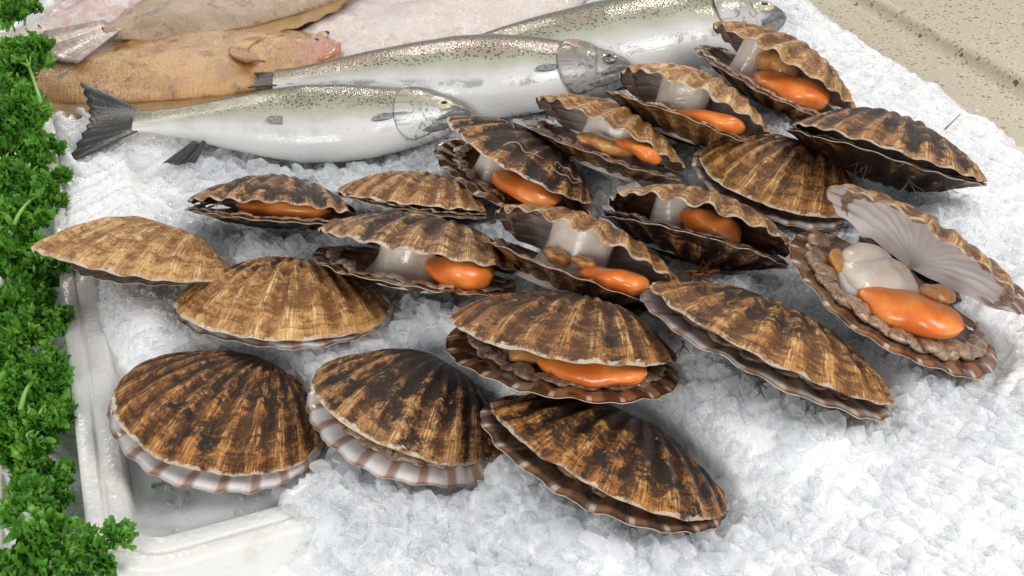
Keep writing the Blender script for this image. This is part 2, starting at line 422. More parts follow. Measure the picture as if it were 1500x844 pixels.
# ------------------------------------------------------------------ scallops
# pose: hinge pixel/100 (x, y), hinge height cm, yaw, pitch, roll (deg/10), width cm, opening (deg/10), dome depth of upper and lower valve
POSE = {
    1: (2.927, 3.81, 0.324, 15.088, 2.517, 0.805, 13.853, 0.496, 0.195, 0.058),
    2: (4.365, 4.01, 0.536, 17.994, 1.514, -0.543, 13.708, 0.206, 0.175, 0.136),
    3: (3.944, 5.391, 0.766, 15.754, 0.533, -0.938, 12.655, 0.631, 0.183, 0.121),
    4: (6.536, 5.537, 0.332, 15.604, 1.082, -1.111, 12.164, 0.943, 0.205, 0.115),
    5: (8.587, 4.752, 2.438, 16.105, 1.933, -0.187, 13.427, 1.063, 0.184, 0.125),
    6: (9.241, 6.271, 0.163, 15.443, 2.465, -1.022, 14.023, 0.433, 0.132, 0.129),
    7: (11.285, 4.804, 0.773, 15.702, 2.768, -1.475, 15.706, 0.403, 0.144, 0.151),
    8: (6.558, 3.83, -0.286, 16.106, 2.812, -0.1, 13.765, 1.143, 0.203, 0.09),
    9: (8.73, 4.021, -0.261, 15.62, 3.617, -0.842, 13.215, 1.389, 0.175, 0.124),
    10: (10.268, 3.592, -0.43, 15.945, 3.72, -0.462, 12.773, 1.052, 0.198, 0.121),
    11: (11.874, 2.358, 0.605, 14.345, 0.813, -0.511, 12.994, 0.335, 0.202, 0.126),
    12: (13.114, 2.322, 1.212, 15.205, 2.333, -0.166, 14.283, 0.87, 0.202, 0.14),
    13: (13.331, 3.946, 1.26, 14.77, 1.478, -1.734, 14.378, 3.354, 0.14, 0.143),
    14: (11.709, 1.284, 0.229, 13.765, 2.511, -0.926, 13.874, 1.437, 0.191, 0.134),
    15: (10.423, 1.952, -0.369, 14.373, 3.377, 0.057, 13.023, 1.262, 0.227, 0.123),
    16: (9.203, 2.245, -0.28, 14.733, 3.021, -0.502, 12.814, 1.189, 0.185, 0.121),
    17: (8.134, 2.477, 0.119, 13.821, 1.915, -0.904, 12.855, 1.413, 0.169, 0.123),
    18: (6.474, 2.97, 0.009, 15.671, 2.898, 0.452, 11.154, 0.259, 0.198, 0.113),
    19: (4.389, 3.128, -0.095, 16.844, 3.159, 0.295, 11.996, 0.607, 0.19, 0.072),
}
TM = math.radians(122)
def rot(axis, deg): return np.array(Matrix.Rotation(math.radians(deg), 3, axis))
def hv(v, e=0.75): return np.clip(np.sin(np.pi * np.clip(v, 0, 1) ** 0.8), 0, 1) ** e
def smooth01(x, a, b):
    q = np.clip((x - a) / (b - a), 0, 1); return q * q * (3 - 2 * q)
def valve_shape(t, v, D, seed, ribamp=1.0, e=0.75):
    """outside surface of one valve, width 1, hinge at the origin, fan along +Y, dome along +Z"""
    f1, f2, f3 = waves(4, 1.2, 3.2, seed), waves(5, 5, 11, seed + 1), waves(5, 30, 60, seed + 2)
    th = t * TM
    rad = 1 + 0.014 * f1(t) + 0.006 * f2(t * 1.3)
    mx, my = 0.5 * np.sin(th), 0.44 + 0.44 * np.cos(th)
    u = (t + 1) / 2
    rib = -np.cos(2 * np.pi * NRIB * u + 0.5 * f1(t * 0.8))
    rib = np.sign(rib) * np.abs(rib) ** 0.75
    side = np.clip(1 - t * t, 0, 1)
    ve = v * (rad + 0.010 * min(1.0, ribamp) * rib * v ** 3 + 0.006 * np.abs(f3(t)) * (v > 0.9) * v)
    z = D * hv(v, e) * side ** 0.6 * (1 + 0.05 * f1(t, v * 2))
    rw = 0.75 + 0.25 * f2(t * 1.7)                                             # ribs of uneven height
    z = z + 0.0135 * rw * rib * np.clip(v * 1.25 - 0.04, 0, 1) ** 0.9 * (0.35 + 0.65 * side) * (1 - (1 - ribamp) * smooth01(v, 0.7, 1.0))
    z = z + 0.004 * ribamp * f3(t * 0.6) * smooth01(v, 0.8, 1.0)
    g = waves(3, 14, 26, seed + 4)                                             # growth steps
    z = z + 0.0035 * g(v * 1.6 + 0.05 * f1(t), t * 0.06) * v * side ** 0.3
    z = z + 0.010 * f1(t * 1.6, v) * v * v + 0.0035 * f2(t * 2.0, v * 2) * v   # warped margin
    return np.stack([mx * ve, my * ve, z], -1)
def ear_shape(sgn, a, b, seed):
    """a: 0..1 from the umbo outwards, b: 0..1 from the hinge line forward"""
    th = sgn * TM
    m = np.array([0.5 * math.sin(th), 0.44 + 0.44 * math.cos(th)])
    inn = m[None] * (0.46 * b[:, None])
    out = np.array([sgn * 0.275, -0.004])[None] * (1 - b[:, None]) + np.array([sgn * 0.235, 0.112])[None] * b[:, None]
    p = inn * (1 - a[:, None]) + out * a[:, None]
    z = 0.006 * np.sin(b * 26 + seed) * a + 0.012 * np.sin(a * 3.1) + 0.003 * np.sin(a * 19)
    return np.column_stack([p, z])
def valve_mesh(name, D, W, seed, flip, R, parent, props, ribamp=1.0, e=0.75):
    nt, nv = 170, 34
    t = np.linspace(-1, 1, nt); v = np.linspace(0.0, 1, nv) ** 0.85
    V, T = np.meshgrid(v, t, indexing='ij')
    O = valve_shape(T, V, D, seed, ribamp, e)
    # inside: offset along the normal
    du = np.gradient(O, axis=1); dv = np.gradient(O, axis=0)
    n = np.cross(du, dv); n /= np.linalg.norm(n, axis=-1)[..., None] + 1e-9
    n[n[..., 2] < 0] *= -1
    th = (0.010 + 0.010 * (1 - V))
    I = O - n * (th * np.clip((1.0 - V) * 14 + 0.28, 0, 1))[..., None]
    A, B = nt * nv, 2 * nt * nv
    Vv = [O.reshape(-1, 3), I.reshape(-1, 3)]
    uv = np.stack([(T + 1) / 2, V], -1).reshape(-1, 2)
    UV = [uv, uv]
    fo, fi = grid_faces(nt, nv), grid_faces(nt, nv)[:, ::-1] + A
    j = np.arange(nt - 1); e = (nv - 1) * nt
    rim = np.stack([e + j, e + j + 1, A + e + j + 1, A + e + j], -1)[:, ::-1]
    F = [fo, fi, rim]; mi = [np.zeros(len(fo)), np.ones(len(fi)), np.zeros(len(rim))]
    off = B
    for sg in (-1, 1):
        ga, gb = 9, 12
        b_, a_ = np.meshgrid(np.linspace(0, 1, gb), np.linspace(0, 1, ga), indexing='ij')
        E = ear_shape(sg, a_.ravel(), b_.ravel(), seed)
        E2 = E - np.array([0, 0, 0.012])
        f = grid_faces(ga, gb)
        Vv += [E, E2]; UV += [np.column_stack([b_.ravel() * 0.16 + 0.3, 0.35 + a_.ravel() * 0.55])] * 2
        n1 = ga * gb
        bd = np.concatenate([np.arange(ga), np.arange(1, gb) * ga + ga - 1, (gb - 1) * ga + np.arange(ga - 2, -1, -1), np.arange(gb - 2, 0, -1) * ga])
        b2 = np.roll(bd, -1)
        sk = np.stack([bd, b2, b2 + n1, bd + n1], -1)
        F += [f + off, f[:, ::-1] + off + n1, sk + off]
        mi += [np.zeros(len(f)), np.ones(len(f)), np.zeros(len(sk))]
        off += 2 * n1
    P = np.concatenate(Vv)
    if flip: P = P * np.array([1, 1, -1.0])
    P = (P * W) @ R.T
    if flip: F = [x[:, ::-1] for x in F]
    o = mesh(name, P, np.concatenate(F), [M['outer'], M['inner']], parent, True, np.concatenate(UV), np.concatenate(mi))
    for k, x in props.items(): o[k] = float(x)
    return o, P[:A]
SPOT = []           # (x, y, short description) of what lies on the ice
UNDER = []          # world points of undersides (for the ice to fit below them)
def blob(path, rx, rz, n=28, ns=20, seed=0, lump=0.06, taper=0.0):
    """smooth sausage along a path with elliptical section, rounded ends; rx sideways, rz up"""
    P = np.asarray(path, float)
    s = np.linspace(0, 1, n)
    k = np.linspace(0, 1, len(P))
    C = np.stack([np.interp(s, k, P[:, i]) for i in range(3)], -1)
    for _ in range(6): C[1:-1] = (C[:-2] + 2 * C[1:-1] + C[2:]) / 4
    prof = np.clip(1 - np.abs(2 * s - 1) ** 2.6, 0, 1) ** 0.5 * (1 - taper * (1 - s) ** 1.5)
    T = np.gradient(C, axis=0); T /= np.linalg.norm(T, axis=1)[:, None]
    up = np.array([0, 0, 1.0]); S = np.cross(T, up); S /= np.linalg.norm(S, axis=1)[:, None]; U = np.cross(S, T)
    a = np.linspace(0, 2 * np.pi, ns, endpoint=False)
    f = waves(4, 1, 3, seed + 50)
    lum = 1 + lump * f(a[None, :] * 1.0, s[:, None] * 5)
    lum[:, :] = lum * 1.0
    V = C[:, None, :] + prof[:, None, None] * lum[..., None] * (rx * np.cos(a)[None, :, None] * S[:, None, :] + rz * np.sin(a)[None, :, None] * U[:, None, :])
    return V.reshape(-1, 3), [grid_faces(ns, n, True)]
def ellipsoid(c, r, nu=20, nv=12):
    a, b = np.meshgrid(np.linspace(0, 2 * np.pi, nu, endpoint=False), np.linspace(0.02, np.pi - 0.02, nv))
    V = np.stack([np.cos(a) * np.sin(b) * r[0], np.sin(a) * np.sin(b) * r[1], np.cos(b) * r[2]], -1).reshape(-1, 3)
    return V + np.asarray(c), [grid_faces(nu, nv, True)]
def column(p0, p1, r0, rm, r1, ex=1.0, n=16, ns=28, seed=0):
    """fleshy pillar flared at both ends between two points"""
    p0, p1 = np.asarray(p0), np.asarray(p1)
    s = np.linspace(0, 1, n)
    r = np.where(s < 0.5, rm + (r0 - rm) * (1 - 2 * s).clip(0) ** 2, rm + (r1 - rm) * (2 * s - 1).clip(0) ** 2)
    a = np.linspace(0, 2 * np.pi, ns, endpoint=False)
    f = waves(4, 1, 4, seed + 9)
    C = p0 + (p1 - p0) * s[:, None]
    rr = r[:, None] * (1 + 0.05 * f(np.cos(a)[None, :] * 2, s[:, None] * 2 + np.sin(a)[None, :] * 2))
    V = C[:, None, :] + np.stack([rr * np.cos(a) * ex, rr * np.sin(a), 0 * rr], -1)
    V = V.reshape(-1, 3)
    V = np.concatenate([V, p0[None], p1[None]])
    j = np.arange(ns); j2 = (j + 1) % ns
    tri = np.concatenate([np.stack([np.full(ns, n * ns), j2, j], -1), np.stack([np.full(ns, n * ns + 1), (n - 1) * ns + j, (n - 1) * ns + j2], -1)])
    return V, [grid_faces(ns, n, True), tri]
def scallop(k, label, seed, dark, pale, inner, mantle=None, roe=None, muscle=None, gut=None, weed=None, worms=False, mcol='mantle', wave=1.0, lower=1.03, inup=None, dl=None):
    hx, hy, hz, yaw, pit, rol, W, al, Du, Dl = POSE[k]
    if dl is not None: Dl = dl
    if k == 12: pit, al = 2.9, 0.30                     # this one is all but shut
    o = unproj(hx * 100, hy * 100, hz / 100); W = W / 100
    R = rot('Z', yaw * 10) @ rot('Y', rol * 10) @ rot('X', pit * 10)
    mw = Matrix(np.block([[R, o[:, None]], [np.zeros((1, 3)), np.ones((1, 1))]]).tolist())
    T = thing('scallop', label, 'scallop', group='scallops laid out on the ice', mat=mw)
    Ra = rot('X', al * 10)
    pr = dict(seed=seed * 3.7, dark=dark, pale=pale, inner=inner, hue=HUE.get(k, 0.25) * 0.6)
    up, PU = valve_mesh('upper_shell', Du, W, seed * 10, False, Ra, T, dict(pr, inner=inner if inup is None else inup), wave)
    lo, PL = valve_mesh('lower_shell', Dl, W * lower, seed * 10 + 5, True, np.eye(3), T, dict(pr, seed=seed * 3.7 + 50, dark=min(1.1, dark + 0.35), pale=pale * 0.6), 0.35, 1.25)
    UNDER.append(PL @ R.T + o); UNDER.append(PU @ R.T + o)
    cc = (R @ np.array([0, 0.44 * W, 0])) + o; SPOT.append((cc[0], cc[1], SHORT[k]))
    def local(px, py, yl):
        """pixel -> point on the plane y_local = yl*W of this scallop (the shell's depth from its hinge)"""
        r = R.T @ ray(px, py); c = R.T @ (CAM - o)
        return c + r * ((yl * W - c[1]) / r[1])
    def nearest(P, q):
        return P[np.argmin(np.hypot(P[:, 0] - q[0], P[:, 1] - q[1]))]
    def inside(q, r):
        """keep a soft part of half-height r between the two valves"""
        lo_z, hi_z = nearest(PL, q)[2] + 0.0022 + r * 0.75, nearest(PU, q)[2] - 0.0022 - r * 0.8
        q = q.copy(); q[2] = min(max(q[2], lo_z), max(hi_z, lo_z)); return q
    if mantle:
        v0, zr, t0, t1 = mantle
        for up_side in ((False, True) if roe else (False,)):
            nn_ = 200
            tt = np.linspace(t0, t1, nn_)
            sd = seed + (40 if up_side else 0)
            f, g = waves(5, 12, 40, sd + 70), waves(6, 40, 110, sd + 71)
            if up_side:
                m = valve_shape(tt, np.full(nn_, min(v0 + 0.03, 0.9)), Du, seed * 10, wave) * W
                m[:, 2] -= 0.020 * W; zz_ = zr * 0.55
            else:
                m = valve_shape(tt, np.full(nn_, v0), Dl, seed * 10 + 5, 0.35, 1.25) * W * lower
                m[:, 2] = -m[:, 2] + 0.012 * W + zr * W * (0.30 + 0.1 * f(tt)); zz_ = zr
            m[:, :2] *= (1 + 0.010 * f(tt * 1.4) + 0.008 * g(tt * 1.2))[:, None]
            r = W * zz_ * (0.60 + 0.10 * f(tt) + 0.04 * g(tt)) * np.clip((1 - np.abs(np.linspace(-1, 1, nn_)) ** 8), 0.1, 1)
            V, F = tube(m, r, 14)
            c0 = np.concatenate([np.repeat(m, 14, 0), m[:1], m[-1:]])
            V[:, 2] = c0[:, 2] + (V[:, 2] - c0[:, 2]) * 0.32                       # a flattened frill rather than a rope
            n1 = waves(8, 500, 1500, sd + 72)
            V = V + 0.00045 * np.stack([n1(V[:, 0], V[:, 1]), n1(V[:, 1], V[:, 2]), n1(V[:, 2], V[:, 0])], -1)
            if up_side: V = V @ Ra.T
            mesh('mantle', V, F, M[mcol], T)
    if roe:
        pts, rx, rz, zl = roe
        V, F = blob([inside(local(x, y, zl), rz * W) for x, y in pts], rx * W * 1.25, rz * W * 0.78, seed=seed, taper=0.42, lump=0.09)
        mesh('roe', V, F, M['roe'], T)
    if muscle:
        (bx, by), r0, r1, ex, full = muscle
        p = local(bx, by, 0.42)
        p[2] = nearest(PL, p)[2] + 0.001
        q = p.copy(); q[2] = (nearest(PU, p)[2] - 0.002) if full else p[2] + 0.20 * W
        if full:
            q[2] -= 0.002
            V, F = column(p, q, r0 * 0.86 * W, (r0 + r1) * 0.30 * W, r1 * 0.66 * W, ex, seed=seed)
        else:                                                                       # a loose lump of muscle, uneven on top
            bl = []
            for dx, dy, dz, rx, ry, rz in ((0, 0, 0.12, 0.21, 0.17, 0.13), (0.09, -0.03, 0.15, 0.13, 0.12, 0.11), (-0.10, 0.02, 0.10, 0.14, 0.13, 0.11), (0.02, 0.07, 0.08, 0.17, 0.11, 0.10)):
                V, F = ellipsoid(p + np.array([dx, dy, dz]) * W, (rx * W, ry * W, rz * W), 30, 18)
                n = waves(6, 90, 260, seed + int(dx * 100))
                bl.append((V + 0.0011 * np.stack([n(V[:, 1], V[:, 2]), n(V[:, 0], V[:, 2]), n(V[:, 0], V[:, 1])], -1), F))
            V, F = join(bl)
        mesh('adductor_muscle', V, F, M['muscle'], T)
    for pts, rx, rz, zl in (gut or []):
        V, F = blob([inside(local(x, y, zl), rz * W) for x, y in pts], rx * W * 1.2, rz * W * 0.75, seed=seed + 31, lump=0.10)
        mesh('soft_tissue', V, F, M['gut'], T)
    for (x, y), L, zl in (weed or []):
        p = local(x, y, zl); r_ = random.Random(int(x))
        segs = []
        for b in range(3):
            d = R.T @ np.array([r_.uniform(-0.5, 0.5), -0.25, -1.0]); pts = [p.copy()]
            for i in range(6):
                d = d + np.array([r_.uniform(-0.6, 0.6), r_.uniform(-0.6, 0.6), r_.uniform(-0.3, 0.3)]); d /= np.linalg.norm(d)
                pts.append(pts[-1] + d * L / 6)
            segs.append(tube(pts, np.linspace(0.0007, 0.0002, 7), 5))
        V, F = join(segs)
        mesh('weed_strand', V, F, M['byssus'], T)
    if worms:
        r_ = random.Random(5)
        for i in range(4):
            t0, v0 = r_.uniform(-0.75, -0.25), r_.uniform(0.45, 0.8)
            if i == 0: t0, v0 = 0.15, 0.62
            an, pts = r_.uniform(0, 6), []
            for q in range(16):
                t0 += 0.028 * math.cos(an); v0 += 0.016 * math.sin(an); an += r_.uniform(-0.75, 0.8)
                pts.append(valve_shape(np.array([t0]), np.array([v0]), Du, seed * 10)[0] + np.array([0, 0, 0.004]))
            V, F = tube(np.array(pts) * W @ Ra.T, np.linspace(0.0004, 0.0007, 16), 6)
            mesh('worm_tube', V, F, M['worm'], T)
    return T
SHORT = {1: 'plain pale tan scallop on the tray rim', 2: 'closed tan scallop with lilac lip', 3: 'brown scallop at the melted tray corner', 4: 'dark scallop with white ribbed lip',
         5: 'gaping striped scallop that lies on two others', 6: 'large dark scallop with reddish brown lip', 7: 'large golden striped closed scallop', 8: 'half open dark brown scallop with tan margin',
         9: 'open tan scallop with thick pinkish muscle', 10: 'open scallop with black crusted lower shell', 11: 'closed golden scallop with black streaks', 12: 'weedy dark brown scallop',
         13: 'fully opened scallop with bright roe', 14: 'open golden scallop by the trout head', 15: 'open pale tan scallop with lilac muscle', 16: 'open tan scallop with white lower edge',
         17: 'dark scallop with worm tubes', 18: 'small closed tan scallop', 19: 'small mottled scallop with amber roe'}
HUE = {1: 0.35, 2: 0.1, 3: 0.15, 4: 0.55, 5: 0.3, 6: 0.0, 7: 0.0, 8: 0.85, 9: 0.5, 10: 0.8, 11: 0.0, 12: 0.5, 13: 0.6, 14: 0.2, 15: 0.75, 16: 0.4, 17: 0.5, 18: 0.3, 19: 0.7}
MA = (0.86, 0.05, -0.93, 0.93)          # mantle frill: how far out, size, from, to
scallop(1, 'plain pale tan humped scallop shell overhanging the left rim of the white tray', 1, 0.02, 1.1, 0.3, dl=0.03, wave=0.5, lower=0.80)
scallop(2, 'closed tan fan-ribbed scallop with pale lilac lower lip, beside the plain tan one', 2, 0.30, 0.88, 0.0, (0.80, 0.04, -0.93, 0.93), dl=0.03, wave=0.45, lower=1)
scallop(3, 'brown closed scallop with pale lip, resting over the melted corner of the white tray', 3, 0.62, 0.18, 0.0, (0.80, 0.05, -0.9, 0.9), dl=0.03, wave=0.3, lower=1.015)
scallop(4, 'dark scallop with tan margin and white ribbed lip, wedged between two brown ones', 4, 0.86, 0.4, 0.0, (0.82, 0.07, -0.95, 0.95), dl=0.03, wave=0.3, lower=1.015)
scallop(5, 'gaping striped brown scallop lying on top of two others, near-black lower shell', 5, 0.5, 0.28, 1.0, (0.80, 0.06, -0.95, 0.95), dl=0.07, wave=0.35,
        roe=([(784, 528), (830, 538), (890, 546), (950, 540)], 0.12, 0.085, 0.62), gut=[([(745, 518), (770, 520), (800, 522)], 0.07, 0.05, 0.55)], muscle=((770, 505), 0.15, 0.14, 1.0, True))
scallop(6, 'large dark closed scallop with orange-brown streaks and reddish brown segmented lip', 6, 0.86, 0.18, 0.7, (0.80, 0.05, -0.95, 0.9), dl=0.025, wave=0.45)
scallop(7, 'large golden striped closed scallop with black blotches and pinkish lip on bare ice', 7, 0.6, 0.36, 0.25, (0.80, 0.05, -0.95, 0.9), dl=0.025, wave=0.45, weed=[((1000, 500), 0.012, 0.7), ((1113, 560), 0.012, 0.8)])
scallop(8, 'half open dark brown scallop with tan margin, pale muscle beside a rounded orange roe', 8, 0.7, 0.48, 0.9, MA, wave=0.7,
        roe=([(622, 383), (650, 395), (690, 402), (722, 400)], 0.14, 0.11, 0.60), muscle=((595, 385), 0.20, 0.17, 1.3, True))
scallop(9, 'wide open tan wavy scallop with thick pinkish muscle, beside the dark crusted one', 9, 0.42, 0.48, 0.6, MA, wave=1.3,
        roe=([(846, 400), (880, 406), (915, 416), (948, 430)], 0.13, 0.09, 0.66), muscle=((848, 360), 0.22, 0.20, 1.3, True),
        gut=[([(797, 365), (815, 376), (835, 386)], 0.06, 0.05, 0.60), ([(835, 378), (860, 386), (875, 392)], 0.05, 0.04, 0.64)])
scallop(10, 'open scallop with tan wavy upper lip over black crusted lower shell and dark inside', 10, 0.52, 0.45, 1.0, (0.93, 0.06, -0.95, 0.95), wave=1.2,
        roe=([(995, 312), (1025, 325), (1055, 340), (1085, 352)], 0.14, 0.13, 0.55), muscle=((980, 318), 0.17, 0.15, 1.0, True), mcol='byssus')
scallop(11, 'closed golden scallop with black streaked ribs tucked under a dark brown one', 11, 0.55, 0.48, 0.3, wave=0.3, weed=[((1115, 300), 0.010, 0.75), ((1235, 325), 0.014, 0.7)])
scallop(12, 'dark brown weedy scallop nearest the granite, almost closed', 12, 0.84, 0.32, 0.7, (0.92, 0.045, -0.95, 0.95), wave=0.6, weed=[((1260, 228), 0.02, 0.7), ((1275, 234), 0.022, 0.75), ((1330, 250), 0.028, 0.8), ((1382, 260), 0.02, 0.7)], mcol='byssus')
scallop(13, 'fully opened scallop, white inner upper shell raised over muscle and large bright orange roe', 13, 0.55, 0.35, 0.85, (0.80, 0.085, -0.95, 0.95), dl=0.1, wave=0.7, inup=0.0,
        roe=([(1250, 432), (1295, 444), (1350, 464), (1412, 482)], 0.125, 0.11, 0.58), muscle=((1310, 384), 0.23, 0.19, 1.25, False),
        gut=[([(1218, 366), (1235, 395), (1262, 425)], 0.07, 0.05, 0.45), ([(1345, 425), (1375, 430), (1400, 440)], 0.06, 0.05, 0.40)])
scallop(14, 'open golden tan scallop beside the trout head near the granite, full of orange roe', 14, 0.3, 0.6, 0.5, (0.92, 0.05, -0.95, 0.95), wave=1.1,
        roe=([(1098, 122), (1130, 124), (1170, 138), (1210, 154)], 0.15, 0.13, 0.62), gut=[([(1110, 82), (1140, 95), (1165, 112)], 0.10, 0.10, 0.45)], muscle=((1090, 100), 0.13, 0.13, 1.0, True))
scallop(15, 'open pale tan scallop between two open ones with lilac muscle above orange roe', 15, 0.18, 0.82, 0.45, (0.92, 0.045, -0.95, 0.95), wave=1.1,
        roe=([(985, 170), (1020, 173), (1055, 182), (1088, 192)], 0.13, 0.09, 0.66), muscle=((1000, 145), 0.21, 0.19, 1.3, True), gut=[([(955, 156), (985, 164), (1010, 172)], 0.08, 0.06, 0.62)])
scallop(16, 'open tan scallop with white lower edge and amber flesh, touching the middle trout', 16, 0.26, 0.66, 0.5, MA, wave=1.1,
        roe=([(900, 208), (925, 212), (950, 222), (968, 232)], 0.10, 0.07, 0.66), muscle=((895, 195), 0.20, 0.18, 1.5, True), gut=[([(848, 200), (880, 210), (930, 226)], 0.13, 0.07, 0.62)])
scallop(17, 'very dark open scallop with white worm tubes and orange roe, below a trout mouth', 17, 0.97, 0.22, 1.0, (0.80, 0.05, -0.2, 0.95), wave=0.6,
        roe=([(722, 252), (750, 266), (785, 280), (818, 290)], 0.15, 0.11, 0.60), muscle=((722, 232), 0.13, 0.12, 1.0, True), worms=True)
scallop(18, 'small closed tan scallop behind the half open dark brown one', 18, 0.42, 0.55, 0.5, (0.92, 0.04, -0.95, 0.95), dl=0.03, wave=0.6)
scallop(19, 'small half open mottled dark scallop beside the near trout, amber roe inside', 19, 0.8, 0.36, 0.6, (0.92, 0.04, -0.95, 0.95), wave=0.9,
        roe=([(345, 300), (390, 304), (440, 308), (485, 314)], 0.14, 0.09, 0.50))

# ------------------------------------------------------------------ fish
def trout_mat():
    N = NT('trout_skin')
    s, v = uvxy(N)
    pink, sp, smg, hdk = N.attr('pink'), N.attr('spots'), N.attr('smudge'), N.attr('head_dark')
    P = N.vec(N.math('MULTIPLY', s, 88.0), N.math('MULTIPLY', v, 40.0), N.attr('seed'))
    nz = N.noise(N.vec(N.math('MULTIPLY', s, 14.0), N.math('MULTIPLY', v, 6.0), N.attr('seed')), 1, 4, 0.6)
    vv = N.math('ADD', v, N.math('MULTIPLY', N.math('SUBTRACT', nz, 0.5), 0.16))
    c = N.mixc(N.step(vv, 0.20, 0.34), (0.68, 0.67, 0.645), (0.46, 0.45, 0.365))
    c = N.mixc(N.step(vv, 0.30, 0.50), c, (0.21, 0.195, 0.105))
    c = N.mixc(N.step(vv, 0.48, 0.70), c, (0.065, 0.062, 0.028))
    c = N.mixc(N.math('MULTIPLY', N.math('MULTIPLY', N.step(vv, 0.40, 0.48), N.step(vv, 0.62, 0.54)), N.math('MULTIPLY', pink, N.step(nz, 0.35, 0.6))), c, (0.46, 0.25, 0.21))
    c = N.mixc(N.math('MULTIPLY', N.math('MULTIPLY', N.step(vv, 0.13, 0.17), N.step(vv, 0.25, 0.20)), N.math('MULTIPLY', N.step(nz, 0.48, 0.6), smg)), c, (0.17, 0.17, 0.19))
    vr = N.n('TexVoronoi', voronoi_dimensions='2D'); N.put(vr.inputs['Vector'], P); vr.inputs['Scale'].default_value = 1.0
    keep = N.sep(vr.outputs['Color'])
    spot = N.math('MULTIPLY', N.step(vr.outputs['Distance'], 0.36, 0.27), N.step(keep[0], 0.25, 0.35))
    spot = N.math('MULTIPLY', spot, N.math('MULTIPLY', N.step(vv, 0.33, 0.42), sp))
    c = N.mixc(N.math('MULTIPLY', spot, 0.9), c, (0.018, 0.018, 0.014))
    # head: grey-olive with dark snout
    hd = N.step(s, 0.205, 0.185)
    hc = N.mixc(N.step(vv, 0.25, 0.42), (0.66, 0.65, 0.63), (0.33, 0.315, 0.235))
    hc = N.mixc(N.step(vv, 0.50, 0.62), hc, (0.035, 0.035, 0.028))
    hc = N.mixc(N.math('MULTIPLY', N.step(s, 0.105, 0.03), 0.9), hc, (0.05, 0.05, 0.048))
    hn = N.noise(N.vec(N.math('MULTIPLY', s, 55.0), N.math('MULTIPLY', v, 13.0), N.attr('seed')), 1, 4, 0.65, 0.6)
    hc = N.mixc(N.math('MULTIPLY', N.step(hn, 0.50, 0.62), 0.75), hc, (0.10, 0.098, 0.088))
    hc = N.mixc(N.math('MULTIPLY', N.step(hn, 0.46, 0.36), 0.5), hc, (0.50, 0.35, 0.29))
    hc = N.mixc(hdk, hc, (0.075, 0.07, 0.062))
    c = N.mixc(hd, c, hc)
    sc = N.vor(N.vec(N.math('MULTIPLY', s, 190.0), N.math('MULTIPLY', v, 64.0), 0.0), 1.0, 'F1', 'Distance', 0.85, '2D')
    body = N.math('SUBTRACT', 1.0, hd)
    wet = N.noise(N.coord('Object'), 170, 3, 0.6)
    h = N.math('ADD', N.math('MULTIPLY', N.math('MULTIPLY', sc, body), 0.4), N.math('MULTIPLY', wet, N.math('ADD', 0.7, N.math('MULTIPLY', hd, 0.9))))
    return N.set(color=c, rough=N.math('ADD', 0.26, N.math('MULTIPLY', hd, 0.12)), metal=0.0, spec=0.55, coat=0.4, coat_rough=0.07, normal=N.bump(h, 0.4, 0.0009), sss=0.08, sss_scale=0.004)
M['trout'] = trout_mat()
def fin_mat(name, c1, c2, n=60):
    N = NT(name); u, v = uvxy(N)
    r = N.noise(N.vec(N.math('MULTIPLY', u, float(n)), N.math('MULTIPLY', v, 3.0)), 1, 3, 0.6)
    return N.set(color=N.mixc(N.step(r, 0.35, 0.65), c1, c2), rough=0.28, normal=N.bump(r, 0.8, 0.001), coat=0.5, coat_rough=0.08)
M['fin_dark'] = fin_mat('dark_fin', (0.012, 0.012, 0.013), (0.048, 0.044, 0.042))
M['fin_grey'] = fin_mat('grey_fin', (0.11, 0.10, 0.095), (0.40, 0.36, 0.33), 14)
M['gill'] = plain('gill_cover_skin', (0.52, 0.47, 0.40), (0.38, 0.37, 0.29), 60, 0.25, 0.4, 0.001, coat=0.5, coat_rough=0.07)
M['gill_red'] = plain('bruised_gill_skin', (0.26, 0.13, 0.085), (0.34, 0.27, 0.20), 70, 0.4, 0.8, 0.0015, coat=0.25, coat_rough=0.15)
M['jaw'] = plain('dark_jaw_skin', (0.10, 0.10, 0.105), (0.26, 0.26, 0.26), 230, 0.35, 0.8, 0.0014, coat=0.3, coat_rough=0.12)
M['eye'] = plain('eye_iris', (0.62, 0.55, 0.33), (0.50, 0.46, 0.34), 400, 0.12, coat=1.0)
M['eye_dull'] = plain('dull_eye_iris', (0.09, 0.085, 0.075), (0.20, 0.19, 0.17), 400, 0.12, coat=1.0)
M['pupil'] = plain('eye_pupil', (0.008, 0.008, 0.009), (0.012, 0.012, 0.012), 200, 0.06, coat=1.0)
KS = np.array([0, .012, .03, .06, .10, .15, .20, .28, .38, .50, .62, .74, .86, .95, 1.0])
KD = np.array([.006, .018, .028, .042, .056, .068, .078, .090, .099, .098, .086, .067, .047, .037, .036])
KB = np.array([.006, .016, .025, .040, .056, .070, .082, .097, .108, .108, .092, .070, .047, .037, .036])
KT = np.array([.004, .016, .025, .036, .045, .053, .058, .064, .068, .066, .056, .042, .026, .014, .010])
def frame(nose, tail, zc, roll):
    a, b = unproj(*nose, zc), unproj(*tail, zc)
    x = (a - b); L = np.linalg.norm(x); x /= L
    y = np.cross([0, 0, 1.0], x); y /= np.linalg.norm(y)
    z = np.cross(x, y)
    c, s = math.cos(math.radians(roll)), math.sin(math.radians(roll))
    y, z = y * c + z * s, z * c - y * s
    Rm = np.stack([x, y, z], 1)
    return a, L, Rm, Matrix(np.block([[Rm, a[:, None]], [np.zeros((1, 3)), np.ones((1, 1))]]).tolist())
